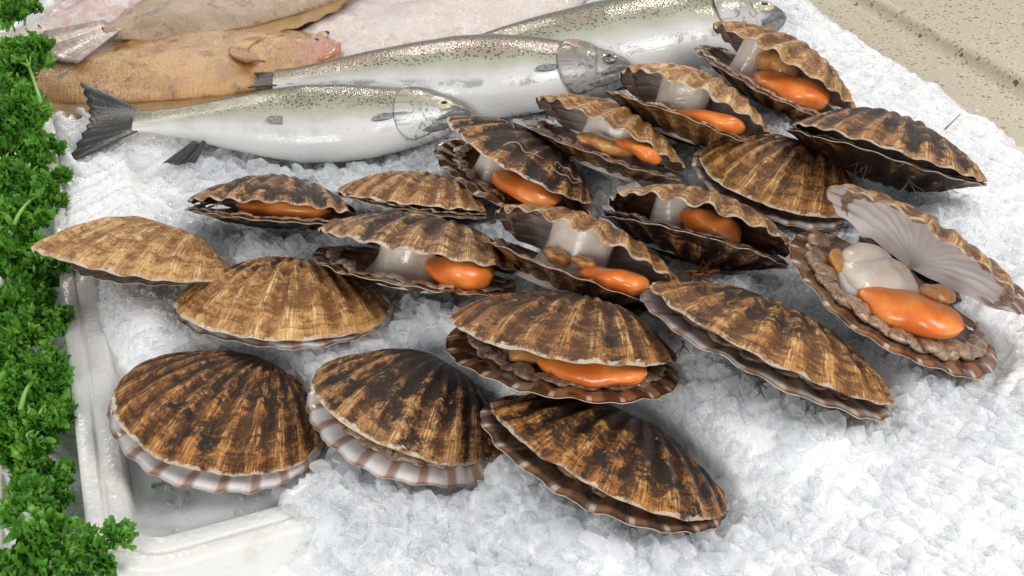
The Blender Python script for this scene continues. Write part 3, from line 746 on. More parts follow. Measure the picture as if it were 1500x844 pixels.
def plate(pts_fn, nu, nv, name, mat, parent, th=0.0008, uvfn=None):
    b, a = np.meshgrid(np.linspace(0, 1, nv), np.linspace(0, 1, nu), indexing='ij')
    V = pts_fn(a.ravel(), b.ravel())
    V2 = V - np.array([0, 0, th]); n = nu * nv
    f = grid_faces(nu, nv)
    bd = np.concatenate([np.arange(nu), np.arange(1, nv) * nu + nu - 1, (nv - 1) * nu + np.arange(nu - 2, -1, -1), np.arange(nv - 2, 0, -1) * nu]); b2 = np.roll(bd, -1)
    uv = np.column_stack([a.ravel(), b.ravel()]) if uvfn is None else uvfn(a.ravel(), b.ravel())
    return mesh(name, np.concatenate([V, V2]), np.concatenate([f, f[:, ::-1] + n, np.stack([bd, bd + n, b2 + n, b2], -1)]), mat, parent, True, np.concatenate([uv, uv]))
def trout(label, short, nose, tail, zc, roll, kd, kb, kt, seed, pink=0.0, spots=1.0, gill='gill', dull=False, arch=0.0, smudge=0.2, hdark=0.0, spread=1.0, parts=('tail', 'pelvic', 'vent', 'pectoral')):
    o, L, Rm, mw = frame(nose, tail, zc, roll)
    T = thing('trout', label, 'fish', group='silver trout lying side by side on the ice', mat=mw)
    def surf(s, a, off=0.0):
        """s nose->tail, a angle: 0 flank up, +90 deg back, -90 deg belly"""
        d = np.where(np.sin(a) > 0, np.interp(s, KS, KD) * np.interp(s, [0, 0.1, 0.3, 0.85, 1], [1.45, 1.25, kd, kd, 1.35]), np.interp(s, KS, KB) * np.interp(s, [0, 0.1, 0.3, 0.85, 1], [1.45, 1.4, kb, 1.5, 1.35]))
        t = np.interp(s, KS, KT) * kt
        ca, sa = np.cos(a), np.sin(a)
        p = np.stack([-s, d * np.sign(sa) * np.abs(sa) ** 0.95 + arch * 4 * s * (1 - s), t * np.sign(ca) * np.abs(ca) ** 0.85], -1)
        n = np.stack([0 * s, t * sa, d * ca], -1); n /= np.linalg.norm(n, axis=-1)[..., None] + 1e-9
        return (p + n * np.asarray(off)[..., None]) * L
    ss = np.linspace(0, 1, 120) ** 1.15; aa = np.linspace(0, 2 * np.pi, 64, endpoint=False)
    S, A = np.meshgrid(ss, aa, indexing='ij')
    V = surf(S, A)
    f = waves(6, 20, 60, seed); V[..., 2] += 0.0006 * f(V[..., 0], V[..., 1])
    v = 1 - np.arccos(np.clip(np.sin(A), -1, 1)) / np.pi                     # 1 along the back, 0 along the belly
    body = mesh('body', V.reshape(-1, 3), grid_faces(64, 120, True), M['trout'], T, True, np.stack([S, v], -1).reshape(-1, 2))
    body['seed'], body['pink'], body['spots'], body['smudge'], body['head_dark'] = float(seed), float(pink), float(spots), smudge, hdark
    UNDER.append(V.reshape(-1, 3) @ Rm.T + o)
    for q in (0.15, 0.4, 0.65, 0.9):
        c = Rm @ np.array([-q * L, 0, 0]) + o; SPOT.append((c[0], c[1], short))
    # gill cover: crescent plate standing proud of the cheek
    def skin(o):
        for k in ('seed', 'pink', 'spots', 'smudge', 'head_dark'): o[k] = body[k]
        return o
    def gsa(a, b):
        an = np.radians(-88 + 128 * b); s = 0.112 + 0.112 * a * np.sqrt(np.clip(1 - ((b - 0.48) / 0.54) ** 2, 0, 1)) - 0.018 * (b - 0.5)
        return s, an
    def vof(an): return 1 - np.arccos(np.clip(np.sin(an), -1, 1)) / np.pi
    def gc(a, b):
        s, an = gsa(a, b); return surf(s, an, 0.0012 + 0.0065 * np.sin(a * 1.8))
    skin(plate(gc, 14, 22, 'gill_cover', M['trout'], T, 0.0012, lambda a, b: np.stack([np.minimum(gsa(a, b)[0], 0.185), vof(gsa(a, b)[1])], -1)))
    if gill != 'gill':                                                             # bruised, reddish upper corner of the gill cover
        def gr(a, b):
            a2 = 0.50 + 0.46 * a; b2 = 0.66 + 0.24 * b * np.sin(0.5 + 2.2 * a) + 0.05 * np.sin(a * 7) * (b - 0.5)
            s, an = gsa(a2, b2); return surf(s, an, 0.0030 + 0.0065 * np.sin(a2 * 1.8))
        plate(gr, 12, 12, 'gill_patch', M[gill], T, 0.0008)
    def jw(a, b):
        s = 0.010 + 0.090 * a; an = np.radians(-34 - 26 * a - 17 * (b - 0.5) * np.sin(0.5 + 2.4 * a))
        return surf(s, an, 0.002 + 0.004 * np.sin(b * 3.1))
    plate(jw, 18, 8, 'upper_jaw', M['jaw'], T, 0.001)
    def jl(a, b):
        s = 0.016 + 0.13 * a; an = np.radians(-68 - 10 * a - 24 * (b - 0.4) * np.sin(0.4 + 2.5 * a))
        return surf(s, an, 0.0012 + 0.0035 * np.sin(b * 3.1))
    plate(jl, 18, 8, 'lower_jaw', M['jaw'], T, 0.001)
    e = surf(np.array([0.078]), np.array([math.radians(-16)]))[0]
    V, F = ellipsoid(e, (0.026 * L, 0.024 * L, 0.011 * L))
    ey = mesh('eye', V, F, M['eye_dull' if dull else 'eye'], T)
    V, F = ellipsoid(e + np.array([0, -0.0022 * L, 0.0042 * L]), (0.0140 * L, 0.0130 * L, 0.0084 * L))
    mesh('pupil', V, F, M['pupil'], ey)
    if 'tail' in parts:
        def tf(a, b):
            q = (b - 0.5) * 2
            ln = (0.165 + 0.05 * np.abs(q) ** 1.5 + 0.005 * np.sin(b * 60)) * (0.3 + 0.7 * spread)
            x = -0.97 - ln * a; y = q * (0.040 + 0.115 * spread * a ** 0.9)
            return np.stack([x, y, 0.004 + 0.006 * np.sin(q * 5 + a * 3) * a + 0.035 * (2 * spread - 1) * a * q - 0.004 * a], -1) * L
        plate(tf, 14, 40, 'tail_fin', M['fin_dark'], T, 0.0012)
    if 'pelvic' in parts:
        def pf(a, b):
            y = -0.050 * kb - 0.075 * a - 0.012; x = -0.80 - 0.04 * (b - 0.5) * 2 * (0.5 + a * 0.7) - 0.05 * a + 0.004 * np.sin(b * 40) * a
            return np.stack([x, y, -0.012 - 0.02 * a + 0.005 * np.sin(b * 9)], -1) * L
        plate(pf, 10, 22, 'anal_fin', M['fin_dark'], T)
    if 'vent' in parts:
        def vf(a, b):
            s = 0.545 + 0.045 * a; an = np.radians(-40 + 12 * (b - 0.5) * np.sqrt(np.clip(1 - (a * 1.0) ** 3, 0.0, 1)))
            return surf(s, an, 0.001 + 0.008 * a)
        plate(vf, 9, 9, 'pelvic_fin', M['fin_grey'], T)
    if 'pectoral' in parts:
        def cf(a, b):
            s = 0.222 + 0.062 * a; an = np.radians(-40 + 10 * (b - 0.5) * np.sqrt(np.clip(1 - (a - 0.45) ** 2 * 3.2, 0.02, 1)) - 4 * a)
            return surf(s, an, 0.002 + 0.010 * a)
        plate(cf, 12, 12, 'pectoral_fin', M['jaw'], T)
    return T
trout('grey silver trout with dark tail fully in view, nearest the scallops', 'silver trout nearest the scallops', (690, 169), (198, 178), 0.022, 6, 1.02, 1.62, 1.40, 1, 0.0, 0.8)
trout('densely black-spotted trout with reddish gill and dull eye, between the other two trout', 'densely spotted trout', (930, 104), (402, 116), 0.027, 4, 1.30, 1.42, 1.42, 2, 0.55, 1.0, 'gill_red', True, smudge=0.6, hdark=0.55, spread=0.2, parts=('tail', 'pelvic', 'pectoral'))
trout('spotted trout behind the others, its head beside the granite side of the stall', 'trout nearest the granite', (1150, 26), (590, 100), 0.024, 4, 1.20, 1.35, 1.35, 3, 0.15, 0.8, 'gill_red', False, smudge=0.8, hdark=0.15, parts=('pelvic',))

def flat_mat(name, a, b, c3, pinkc):
    N = NT(name); s, v = uvxy(N); p = N.coord('Object')
    n1 = N.noise(p, 34, 5, 0.65, 0.4); n2 = N.noise(p, 420, 4, 0.7); n3 = N.noise(N.vec(N.math('MULTIPLY', s, 150.0), N.math('MULTIPLY', v, 5.0)), 1, 3)
    c = N.mixc(N.step(n1, 0.43, 0.57), a, b)
    c = N.mixc(N.math('MULTIPLY', N.step(n2, 0.56, 0.70), 0.55), c, c3)
    c = N.mixc(N.math('MULTIPLY', N.step(N.noise(p, 75, 4, 0.65), 0.53, 0.66), 0.7), c, c3)
    # the lateral line
    ll = N.math('ABSOLUTE', N.math('SUBTRACT', v, 0.5))
    c = N.mixc(N.math('MULTIPLY', N.step(ll, 0.012, 0.004), 0.45), c, a)
    # mouth end flushed
    c = N.mixc(N.math('MULTIPLY', N.math('MULTIPLY', N.step(s, 0.14, 0.03), N.step(v, 0.62, 0.48)), 0.8), c, pinkc)
    edge = N.step(N.math('ABSOLUTE', N.math('SUBTRACT', v, 0.5)), 0.36, 0.44)
    c = N.mixc(N.math('MULTIPLY', N.math('MULTIPLY', edge, N.step(n3, 0.45, 0.6)), 0.4), c, b)
    h = N.math('ADD', N.math('MULTIPLY', n2, 0.9), N.math('MULTIPLY', N.math('MULTIPLY', edge, n3), 0.8))
    gl = N.bump(N.noise(p, 300, 3, 0.7), 1.0, 0.0014)
    m_ = N.set(color=c, rough=0.24, normal=N.bump(h, 1.0, 0.0022), coat=1.0, coat_rough=0.07, spec=0.55, sss=0.12, sss_scale=0.004)
    N.put(N.b.inputs['Coat Normal'], gl)                                           # slime film that glints
    return m_
M['plaice'] = flat_mat('brown_flatfish_skin', (0.44, 0.20, 0.05), (0.60, 0.325, 0.105), (0.13, 0.05, 0.016), (0.52, 0.19, 0.15))
M['plaice_grey'] = flat_mat('grey_brown_flatfish_skin', (0.34, 0.215, 0.115), (0.44, 0.30, 0.18), (0.15, 0.085, 0.045), (0.5, 0.2, 0.16))
M['plaice_white'] = flat_mat('white_flatfish_belly', (0.78, 0.70, 0.66), (0.74, 0.62, 0.56), (0.66, 0.47, 0.36), (0.62, 0.34, 0.30))
M['plaice_pink'] = flat_mat('pale_pink_flatfish_belly', (0.72, 0.66, 0.61), (0.66, 0.42, 0.40), (0.52, 0.24, 0.24), (0.62, 0.34, 0.30))
M['fin_tan'] = fin_mat('tan_fin', (0.36, 0.18, 0.06), (0.58, 0.36, 0.15), 160)
M['fin_white'] = fin_mat('white_fin', (0.72, 0.60, 0.55), (0.80, 0.72, 0.68), 160)
M['fin_mauve'] = fin_mat('mauve_grey_fin', (0.25, 0.17, 0.14), (0.42, 0.31, 0.27), 26)
M['eye_bulge'] = plain('flatfish_eye_bulge', (0.42, 0.27, 0.13), (0.56, 0.45, 0.33), 150, 0.2, 0.4, 0.001, coat=0.6)
M['lip'] = plain('flushed_lip', (0.46, 0.21, 0.12), (0.50, 0.27, 0.12), 120, 0.2, 0.5, 0.001, coat=0.6)
FS = np.array([0, .03, .08, .15, .25, .4, .55, .7, .82, .92, 1.0])
FWd = np.array([.03, .085, .135, .185, .235, .262, .255, .215, .155, .085, .045])
FT = np.array([.014, .024, .031, .036, .039, .038, .033, .026, .019, .013, .009])
def flatfish(label, nose, tail, zc, roll, kw, mat, fin, tailmat, seed, head=True, group=None):
    o, L, Rm, mw = frame(nose, tail, zc, roll)
    T = thing('flatfish', label, 'fish', group='flatfish laid behind the trout', mat=mw)
    f = waves(5, 3, 9, seed)
    ss = np.linspace(0, 1, 90) ** 1.1; aa = np.linspace(0, 2 * np.pi, 56, endpoint=False)
    S, A = np.meshgrid(ss, aa, indexing='ij')
    w_ = np.interp(S, FS, FWd) * kw; t_ = np.interp(S, FS, FT)
    y = np.sin(A); z = np.cos(A)
    V = np.stack([-S, w_ * y, t_ * np.sign(z) * np.abs(z) ** 0.8 * (1 - 0.25 * np.abs(y)) + 0.012 * f(S * 1.2, y) * S - 0.02 * y * y], -1) * L
    g = waves(8, 90, 260, seed + 2); V[..., 2] += 0.0006 * g(V[..., 0], V[..., 1])
    mesh('body', V.reshape(-1, 3), grid_faces(56, 90, True), M[mat], T, True, np.stack([S, (y + 1) / 2], -1).reshape(-1, 2))
    UNDER.append(V.reshape(-1, 3) @ Rm.T + o)
    for sg in (1, -1):
        def ff(a, b):
            s = 0.10 + 0.84 * b; ww = np.interp(s, FS, FWd) * kw
            out = 0.055 * np.sin(np.pi * b) ** 0.6 + 0.006 * np.abs(np.sin(b * 150))
            return np.stack([-s - 0.03 * a, sg * (ww * 0.97 + out * a), -0.022 + 0.010 * f(s * 1.2, sg * np.ones_like(s)) * s + 0.004 * np.sin(b * 60) * a - 0.012 * a], -1) * L
        plate(ff, 6, 150, 'fin_fringe', M[fin], T, 0.0009)
    def tf(a, b):
        q = (b - 0.5) * 2
        return np.stack([-0.97 - a * (0.22 - 0.05 * q * q + 0.004 * np.sin(b * 70)), q * (0.05 + 0.085 * a), 0.003 + 0.006 * np.sin(q * 4) * a - 0.02 * a + 0.012 * f(1.2 + 0 * q, 0 * q)], -1) * L
    plate(tf, 12, 36, 'tail_fin', M[tailmat], T, 0.001)
    if head:
        for (s, y_, r) in ((0.048, 0.046, 0.015), (0.075, -0.004, 0.014)):
            p = np.array([-s, y_, np.interp(s, FS, FT) * 0.62]) * L
            Vv, Ff = ellipsoid(p, (r * L * 1.2, r * L, r * L * 0.8)); e = mesh('eye', Vv, Ff, M['eye_bulge'], T)
            Vv, Ff = ellipsoid(p + np.array([0.004, 0.001, r * L * 0.5]), (r * L * 0.55, r * L * 0.3, r * L * 0.4)); mesh('pupil', Vv, Ff, M['pupil'], e)
        V, F = blob([np.array([-0.060, -0.080, 0.004]) * L, np.array([-0.026, -0.052, 0.004]) * L, np.array([-0.004, -0.014, 0.004]) * L], 0.009 * L, 0.009 * L, seed=seed, lump=0.2)
        mesh('mouth', V, F, M['lip'], T)
        def gl(a, b):
            s = 0.19 + 0.05 * a + 0.05 * np.sin(b * 3.1); y_ = -0.16 + 0.17 * b
            return np.stack([-s, y_ * kw, np.interp(s, FS, FT) * (1 - 0.3 * np.abs(y_)) + 0.001 + 0.005 * np.sin(a * 3.1) * (0.6 + 0.4 * np.sin(b * 17))], -1) * L
        plate(gl, 9, 24, 'gill_cover', M[mat], T, 0.002)
    return T
flatfish('pale flatfish, white belly up, under the brown flatfish head', (850, -38), (395, 78), 0.010, 0, 1.0, 'plaice_white', 'fin_white', 'fin_white', 4, False)
flatfish('pale flatfish tail with pink flush poking out beside the parsley', (330, -75), (60, 42), 0.012, 2, 0.85, 'plaice_pink', 'fin_white', 'fin_white', 9, False)
flatfish('sandy brown flatfish with bulging eyes and flushed pink mouth, fully in view', (499, 70), (-60, 98), 0.018, -2, 0.88, 'plaice', 'fin_tan', 'fin_tan', 14, True)
flatfish('grey-brown flatfish lying across the back of the sandy brown one, mauve grey tail', (540, -66), (150, 44), 0.036, 3, 0.86, 'plaice_grey', 'fin_tan', 'fin_mauve', 21, False)

# ------------------------------------------------------------------ crushed ice
def smooth(x, lo, hi):
    t = np.clip((x - lo) / (hi - lo), 0, 1); return t * t * (3 - 2 * t)
_g0, _g1 = unproj(1168, 0, ZC)[:2], unproj(1500, 222, ZC)[:2]
_gd = (_g1 - _g0) / np.linalg.norm(_g1 - _g0); _gn = np.array([_gd[1], -_gd[0]])
if _gn[1] > 0: _gn = -_gn
_wn, _wl = waves(6, 40, 130, 5), waves(7, 25, 80, 6)
_ws = waves(14, 120, 330, 8)
_wm = waves(9, 8, 22, 9)
def ice_z0(x, y):
    a, b = ab(x, y)
    dg = (x - _g0[0]) * _gn[0] + (y - _g0[1]) * _gn[1] + 0.004 * _wn(x, y)
    z = 0.0016 * _wl(x, y) + 0.0022 * _wm(x, y)
    z = z + ZC * 1.15 * (1 - smooth(dg, 0.0, 0.05))
    wet = smooth(0.15 - a, 0, 0.04) * smooth(0.085 - b, 0, 0.03)                  # melted corner of the tray
    z = z * (1 - wet) - 0.0225 * wet
    left = smooth(0.075 - a, 0, 0.04) * (1 - wet)
    z = z - 0.004 * left
    edge = smooth(0.034 - a, 0, 0.008)                                             # stay below the tray's left rim
    z = np.where(a < 0.034, np.minimum(z, z * (1 - edge) - 0.024 * edge), z)
    cover = smooth(b - 0.31, 0, 0.04)                                              # packed ice has slid over the rim further back
    z = np.where((a > 0.002) & (a < 0.06), z * (1 - cover) + np.maximum(z, 0.0085 * smooth(a, 0.004, 0.014) - 0.03 * (1 - smooth(a, 0.002, 0.010))) * cover, z)
    front = smooth(0.052 - b, 0, 0.02) * smooth(a - 0.105 + 0.55 * np.minimum(b, 0.03), 0, 0.02)  # heap spilling over the front rim
    z = np.where(b < 0.056, z * (1 - front) + (0.013 + 0.002 * _wl(x, y)) * front, z)
    off = (b < 0.042) * (1 - smooth(a - 0.098 + 0.55 * np.minimum(b, 0.03), 0, 0.012))
    z = z * (1 - off) + np.minimum(z, -0.0225) * off
    return z
GX, GY, GS = np.arange(-0.56, 0.62, 0.003), np.arange(-0.34, 0.64, 0.003), 0.003
XX, YY = np.meshgrid(GX, GY, indexing='ij')
CE = np.full(XX.shape, 9.0)
for U in UNDER:
    i = np.round((U[:, 0] - GX[0]) / GS).astype(int); j = np.round((U[:, 1] - GY[0]) / GS).astype(int)
    k = (i >= 0) & (i < len(GX)) & (j >= 0) & (j < len(GY))
    np.minimum.at(CE, (i[k], j[k]), U[k, 2])
for _ in range(2):
    C2 = CE.copy()
    for dx, dy in ((1, 0), (-1, 0), (0, 1), (0, -1)): C2 = np.minimum(C2, np.roll(CE, (dx, dy), (0, 1)))
    CE = C2
def blur(a, n):
    for _ in range(n):
        a = (a + np.roll(a, 1, 0) + np.roll(a, -1, 0)) / 3
        a = (a + np.roll(a, 1, 1) + np.roll(a, -1, 1)) / 3
    return a
Z0 = ice_z0(XX, YY)
A_, B_ = ab(XX, YY)
cov = CE < 5
lim = np.where(smooth(0.17 - A_, 0, 0.05) * smooth(0.12 - B_, 0, 0.04) > 0.3, 0.0, 0.024)
fill = np.where(cov, np.minimum(CE - 0.009, Z0 + lim), Z0)
fill = np.maximum(fill, Z0 - 0.02)
HZ = np.maximum(np.where(cov, -1, Z0), blur(fill, 16))
HZ = np.where(cov, np.minimum(HZ, CE - 0.0065), HZ)
HZ = np.maximum(HZ, -0.05)
rough = 0.0016 * _ws(XX, YY) + 0.0012 * waves(8, 300, 700, 18)(XX, YY)
o = mesh('ice_bed', np.stack([XX, YY, HZ + np.where(cov, -0.001, rough)], -1).reshape(-1, 3), grid_faces(len(GY), len(GX))[:, ::-1], M['icebed'])
tag(o, kind='structure')
def at_grid(G, x, y):
    i = np.clip(np.round((x - GX[0]) / GS).astype(int), 0, len(GX) - 1); j = np.clip(np.round((y - GY[0]) / GS).astype(int), 0, len(GY) - 1)
    return G[i, j]
def to_px(P):
    d = P - CAM; w_ = d @ FWD
    return 750 + FPX * d[..., 0] / w_, 422 - FPX * (d @ UPV) / w_
def hull(r, npts, bevel=0.0):
    """angular lump: convex hull of random points, optionally with softened edges"""
    import bmesh
    bm = bmesh.new()
    q = r.normal(size=(npts, 3)); q /= np.linalg.norm(q, axis=1)[:, None]
    q *= r.uniform(0.8, 1.1, (npts, 1)) * r.uniform(0.65, 1.15, 3)
    for c in q: bm.verts.new(c)
    g = bmesh.ops.convex_hull(bm, input=bm.verts)
    bmesh.ops.delete(bm, geom=[v for v in bm.verts if not v.link_faces], context='VERTS')
    if bevel:
        bmesh.ops.dissolve_limit(bm, angle_limit=math.radians(14), verts=bm.verts, edges=bm.edges)
        bmesh.ops.bevel(bm, geom=list(bm.edges), offset=bevel, segments=2, profile=0.6, affect='EDGES', clamp_overlap=True)
    bmesh.ops.triangulate(bm, faces=bm.faces)
    bm.verts.index_update()
    V = np.array([v.co for v in bm.verts]); F = np.array([[v.index for v in f.verts] for f in bm.faces]); bm.free()
    return V, F
TPL = [hull(rng, int(rng.integers(13, 19)), 0.0) for _ in range(60)]
def fine_zone(px, py):
    """0 coarse loose ice .. 1 packed, half melted ice"""
    z = smooth(300 - px, 0, 90) * smooth(360 - py, 0, 60) * 0.9                       # left, below the trout tail
    z = np.maximum(z, smooth(330 - px, 0, 80) * smooth(py - 400, 0, 20) * 0.8)        # inside the tray's left edge
    z = np.maximum(z, smooth(px - 1130 - 0.2 * py, 0, 90) * smooth(330 - py, 0, 120) * 0.9)   # along the granite
    z = np.maximum(z, smooth(px - 1360, 0, 90) * smooth(640 - py, 0, 140) * 0.75)
    z = np.maximum(z, smooth(px - 1080, 0, 180) * smooth(py - 560, 0, 160) * 0.45)
    return z
def scatter(n, r0, r1, seed, keepfine, zlo, zhi):
    r = np.random.default_rng(seed)
    # uniform over the picture's ground area
    x, y = r.uniform(-0.55, 0.60, n), r.uniform(-0.33, 0.62, n)
    a, b = ab(x, y); z = at_grid(HZ, x, y); ce = at_grid(CE, x, y)
    px, py = to_px(np.stack([x, y, z], -1))
    s = r.uniform(r0, r1, n) * r.uniform(0.75, 1.25, n)
    fz = fine_zone(px, py)
    s = s * (1 - 0.35 * fz)
    zz = z + s * (r.uniform(zlo, zhi, n) - 0.75 * fz)
    k = (px > -60) & (px < 1560) & (py > -60) & (py < 910)
    k &= (z > -0.03) & (r.uniform(0, 1, n) > fz * keepfine)
    k &= (a > 0.036) | ((b > 0.33) & (a > 0.012)) | (b < -0.03) | (z > 0.004)
    k &= ~((z < -0.012) & (a < 0.2) & (b < 0.12))
    dg = (x - _g0[0]) * _gn[0] + (y - _g0[1]) * _gn[1]
    k &= dg > 0.006
    # keep clear of what lies on top
    room = ce - z
    k &= (room > 1) | (room > s * 0.8)
    zz = np.where(room < 1, np.minimum(zz, ce - s * 1.05), zz)
    for dx, dy in ((1, 0), (-1, 0), (0, 1), (0, -1)):
        c2 = at_grid(CE, x + dx * s * 0.8, y + dy * s * 0.8)
        zz = np.where(c2 < 5, np.minimum(zz, c2 - s * 0.3), zz)
    k &= zz > z - s * 2.2
    return x[k], y[k], zz[k], s[k], px[k], py[k]
def rotmats(n, r):
    q = r.normal(size=(n, 4)); q /= np.linalg.norm(q, axis=1)[:, None]
    w_, x, y, z = q.T
    return np.stack([1 - 2 * (y * y + z * z), 2 * (x * y - z * w_), 2 * (x * z + y * w_), 2 * (x * y + z * w_), 1 - 2 * (x * x + z * z), 2 * (y * z - x * w_),
                     2 * (x * z - y * w_), 2 * (y * z + x * w_), 1 - 2 * (x * x + y * y)], -1).reshape(n, 3, 3)
sets = [scatter(22000, 0.0050, 0.0098, 21, 0.6, -0.30, 0.30), scatter(26000, 0.0024, 0.0046, 22, 0.3, -0.2, 0.5)]
r_ = np.random.default_rng(77)                                                  # chips floating in the melted corner
fa, fb = 0.034 + 0.13 * r_.uniform(0, 1, 110), 0.033 + 0.06 * r_.uniform(0, 1, 110)
fx, fy = TO[0] + fa * eF[0] + fb * eL[0], TO[1] + fa * eF[1] + fb * eL[1]
k = at_grid(CE, fx, fy) > 0.004
sets.append((fx[k], fy[k], np.full(k.sum(), -0.0078), r_.uniform(0.0018, 0.005, k.sum()), fx[k] * 0, fy[k] * 0))
x, y, z, s, px, py = (np.concatenate(q) for q in zip(*sets))
print('ice chunks', len(x))
Rr = rotmats(len(x), rng)
Vs, Fs, nv0 = [], [], 0
for i in range(len(x)):
    tv, tf = TPL[i % 60]
    Vs.append((tv * s[i]) @ Rr[i].T + (x[i], y[i], z[i])); Fs.append(tf + nv0); nv0 += len(tv)
V, F = np.concatenate(Vs), np.concatenate(Fs)
o = mesh('crushed_ice', V, F, M['ice'], smooth=False)
tag(o, 'loose crushed ice heaped over the stall between shells and fish', 'ice', kind='stuff')
# the larger lumps, one by one
x, y, z, s, px, py = scatter(2600, 0.0075, 0.0115, 33, 0.95, -0.1, 0.3)
vis = (px > 5) & (px < 1495) & (py > 5) & (py < 838)
depth = (np.stack([x, y, z], -1) - CAM) @ FWD
order = np.argsort(np.where(vis, -s / depth, 9))[:280]
lumps = []
for k in range(16):
    hv_, hf_ = hull(rng, 18, 0.07)
    me_o = mesh('ice_chunk', hv_, hf_, M['icechunk'], smooth=True)
    me_o.data.set_sharp_from_angle(angle=math.radians(30)); lumps.append(me_o)
for c, i in enumerate(order):
    ob = lumps[c] if c < 16 else lumps[c % 16].copy()
    if c >= 16: COL.objects.link(ob)
    ob.location = (x[i], y[i], z[i]); ob.scale = (s[i],) * 3
    ob.rotation_euler = tuple(rng.uniform(0, 6.28, 3))
    near = min(SPOT, key=lambda q: (q[0] - x[i]) ** 2 + (q[1] - y[i]) ** 2)[2]
    tag(ob, 'large clear ice lump lying nearest the ' + near, 'ice', 'larger lumps of ice')
# melt water standing in the tray corner
N = NT('melt_water')
p = N.coord('Object')
N.set(color=N.mixc(N.step(N.noise(p, 30, 4, 0.6, 0.5), 0.35, 0.65), (0.50, 0.51, 0.50), (0.76, 0.77, 0.76)), rough=0.10, trans=0.15, ior=1.33,
      normal=N.bump(N.math('ADD', N.noise(p, 70, 3), N.math('MULTIPLY', N.step(N.vor(p, 190), 0.22, 0.12), 0.35)), 0.35, 0.0015))
aa, bb = np.meshgrid(np.linspace(0.0262, 0.20, 40), np.linspace(0.0262, 0.16, 30), indexing='ij')
V = np.stack([TO[0] + aa * eF[0] + bb * eL[0], TO[1] + aa * eF[1] + bb * eL[1], np.full(aa.shape, -0.0062)], -1).reshape(-1, 3)
# trim the square corner to the tray's rounded one
cx, cy = 0.042, 0.042
d = np.stack([aa.ravel() - cx, bb.ravel() - cy], -1); ln = np.linalg.norm(d, axis=1) + 1e-9
inside = (d[:, 0] < 0) & (d[:, 1] < 0) & (ln > 0.0155)
nd = np.where(inside[:, None], d / ln[:, None] * 0.0155, d)
V[:, 0] = TO[0] + (nd[:, 0] + cx) * eF[0] + (nd[:, 1] + cy) * eL[0]; V[:, 1] = TO[1] + (nd[:, 0] + cx) * eF[1] + (nd[:, 1] + cy) * eL[1]
o = mesh('melt_water', V, grid_faces(30, 40)[:, ::-1], N.m)
tag(o, kind='structure')

# ------------------------------------------------------------------ parsley
N = NT('parsley_leaf')
p = N.coord('Object')
n = N.noise(p, 60, 3); n2 = N.noise(p, 420, 3)
N.set(color=N.mixc(N.step(n, 0.32, 0.68), (0.045, 0.185, 0.014), (0.18, 0.43, 0.050)), rough=0.36, spec=0.45, sss=0.0, normal=N.bump(n2, 0.4, 0.0008))
tl = N.n('BsdfTranslucent'); tl.inputs['Color'].default_value = (0.10, 0.30, 0.02, 1)
mx = N.n('MixShader'); mx.inputs[0].default_value = 0.22
N.t.links.new(N.b.outputs[0], mx.inputs[1]); N.t.links.new(tl.outputs[0], mx.inputs[2]); N.t.links.new(mx.outputs[0], N.out.inputs[0])
M['leaf'] = N.m
M['stem'] = plain('parsley_stem_green', (0.13, 0.34, 0.045), (0.21, 0.44, 0.08), 90, 0.35, 0.3, 0.0008, sss=0.1, sss_scale=0.003)
M['cut'] = plain('cut_stem_end', (0.34, 0.17, 0.07), (0.20, 0.085, 0.035), 500, 0.6, 0.8, 0.001)
def leaflet(r, curl):
    """ruffled fan of a curly parsley leaflet, base at the origin, pointing +X, up +Z; radius 1"""
    nr, na = 6, 44
    R_, A2 = np.meshgrid(np.linspace(0.06, 1, nr), np.linspace(-2.1, 2.1, na), indexing='ij')
    k1, k2, p1, p2 = r.uniform(6, 9), r.uniform(11, 16), r.uniform(0, 6), r.uniform(0, 6)
    lobes = 1 - 0.24 * np.abs(np.sin(A2 * 2.3 + p1)) ** 3
    rr = R_ * lobes * (1 - 0.09 * np.abs(A2))
    x = rr * np.cos(A2); y_ = rr * np.sin(A2)
    z_ = curl * R_ ** 1.7 * (0.30 * np.sin(k1 * A2 + p1) + 0.16 * np.sin(k2 * A2 + p2)) + 0.45 * R_ ** 2 * curl * np.cos(A2 * 0.6) + 0.10 * np.sin(R_ * 9 + A2 * 3)
    sh = 0.16 * curl * R_ ** 2 * np.sin(k2 * A2 + p1 + 1.3)
    return np.stack([x + 0.35 + sh * np.cos(A2), y_ + sh * np.sin(A2), z_], -1).reshape(-1, 3), grid_faces(na, nr)
LT = [leaflet(rng, c) for c in np.linspace(0.75, 1.35, 14)]
LTF = [leaflet(rng, c) for c in np.linspace(0.5, 0.85, 10)]
def basis(d, r):
    d = d / np.linalg.norm(d); a = r.normal(size=3); a += np.array([0, 0, 1.4]); n = a - d * (a @ d); n /= np.linalg.norm(n)
    return np.stack([d, np.cross(n, d), n], 1)
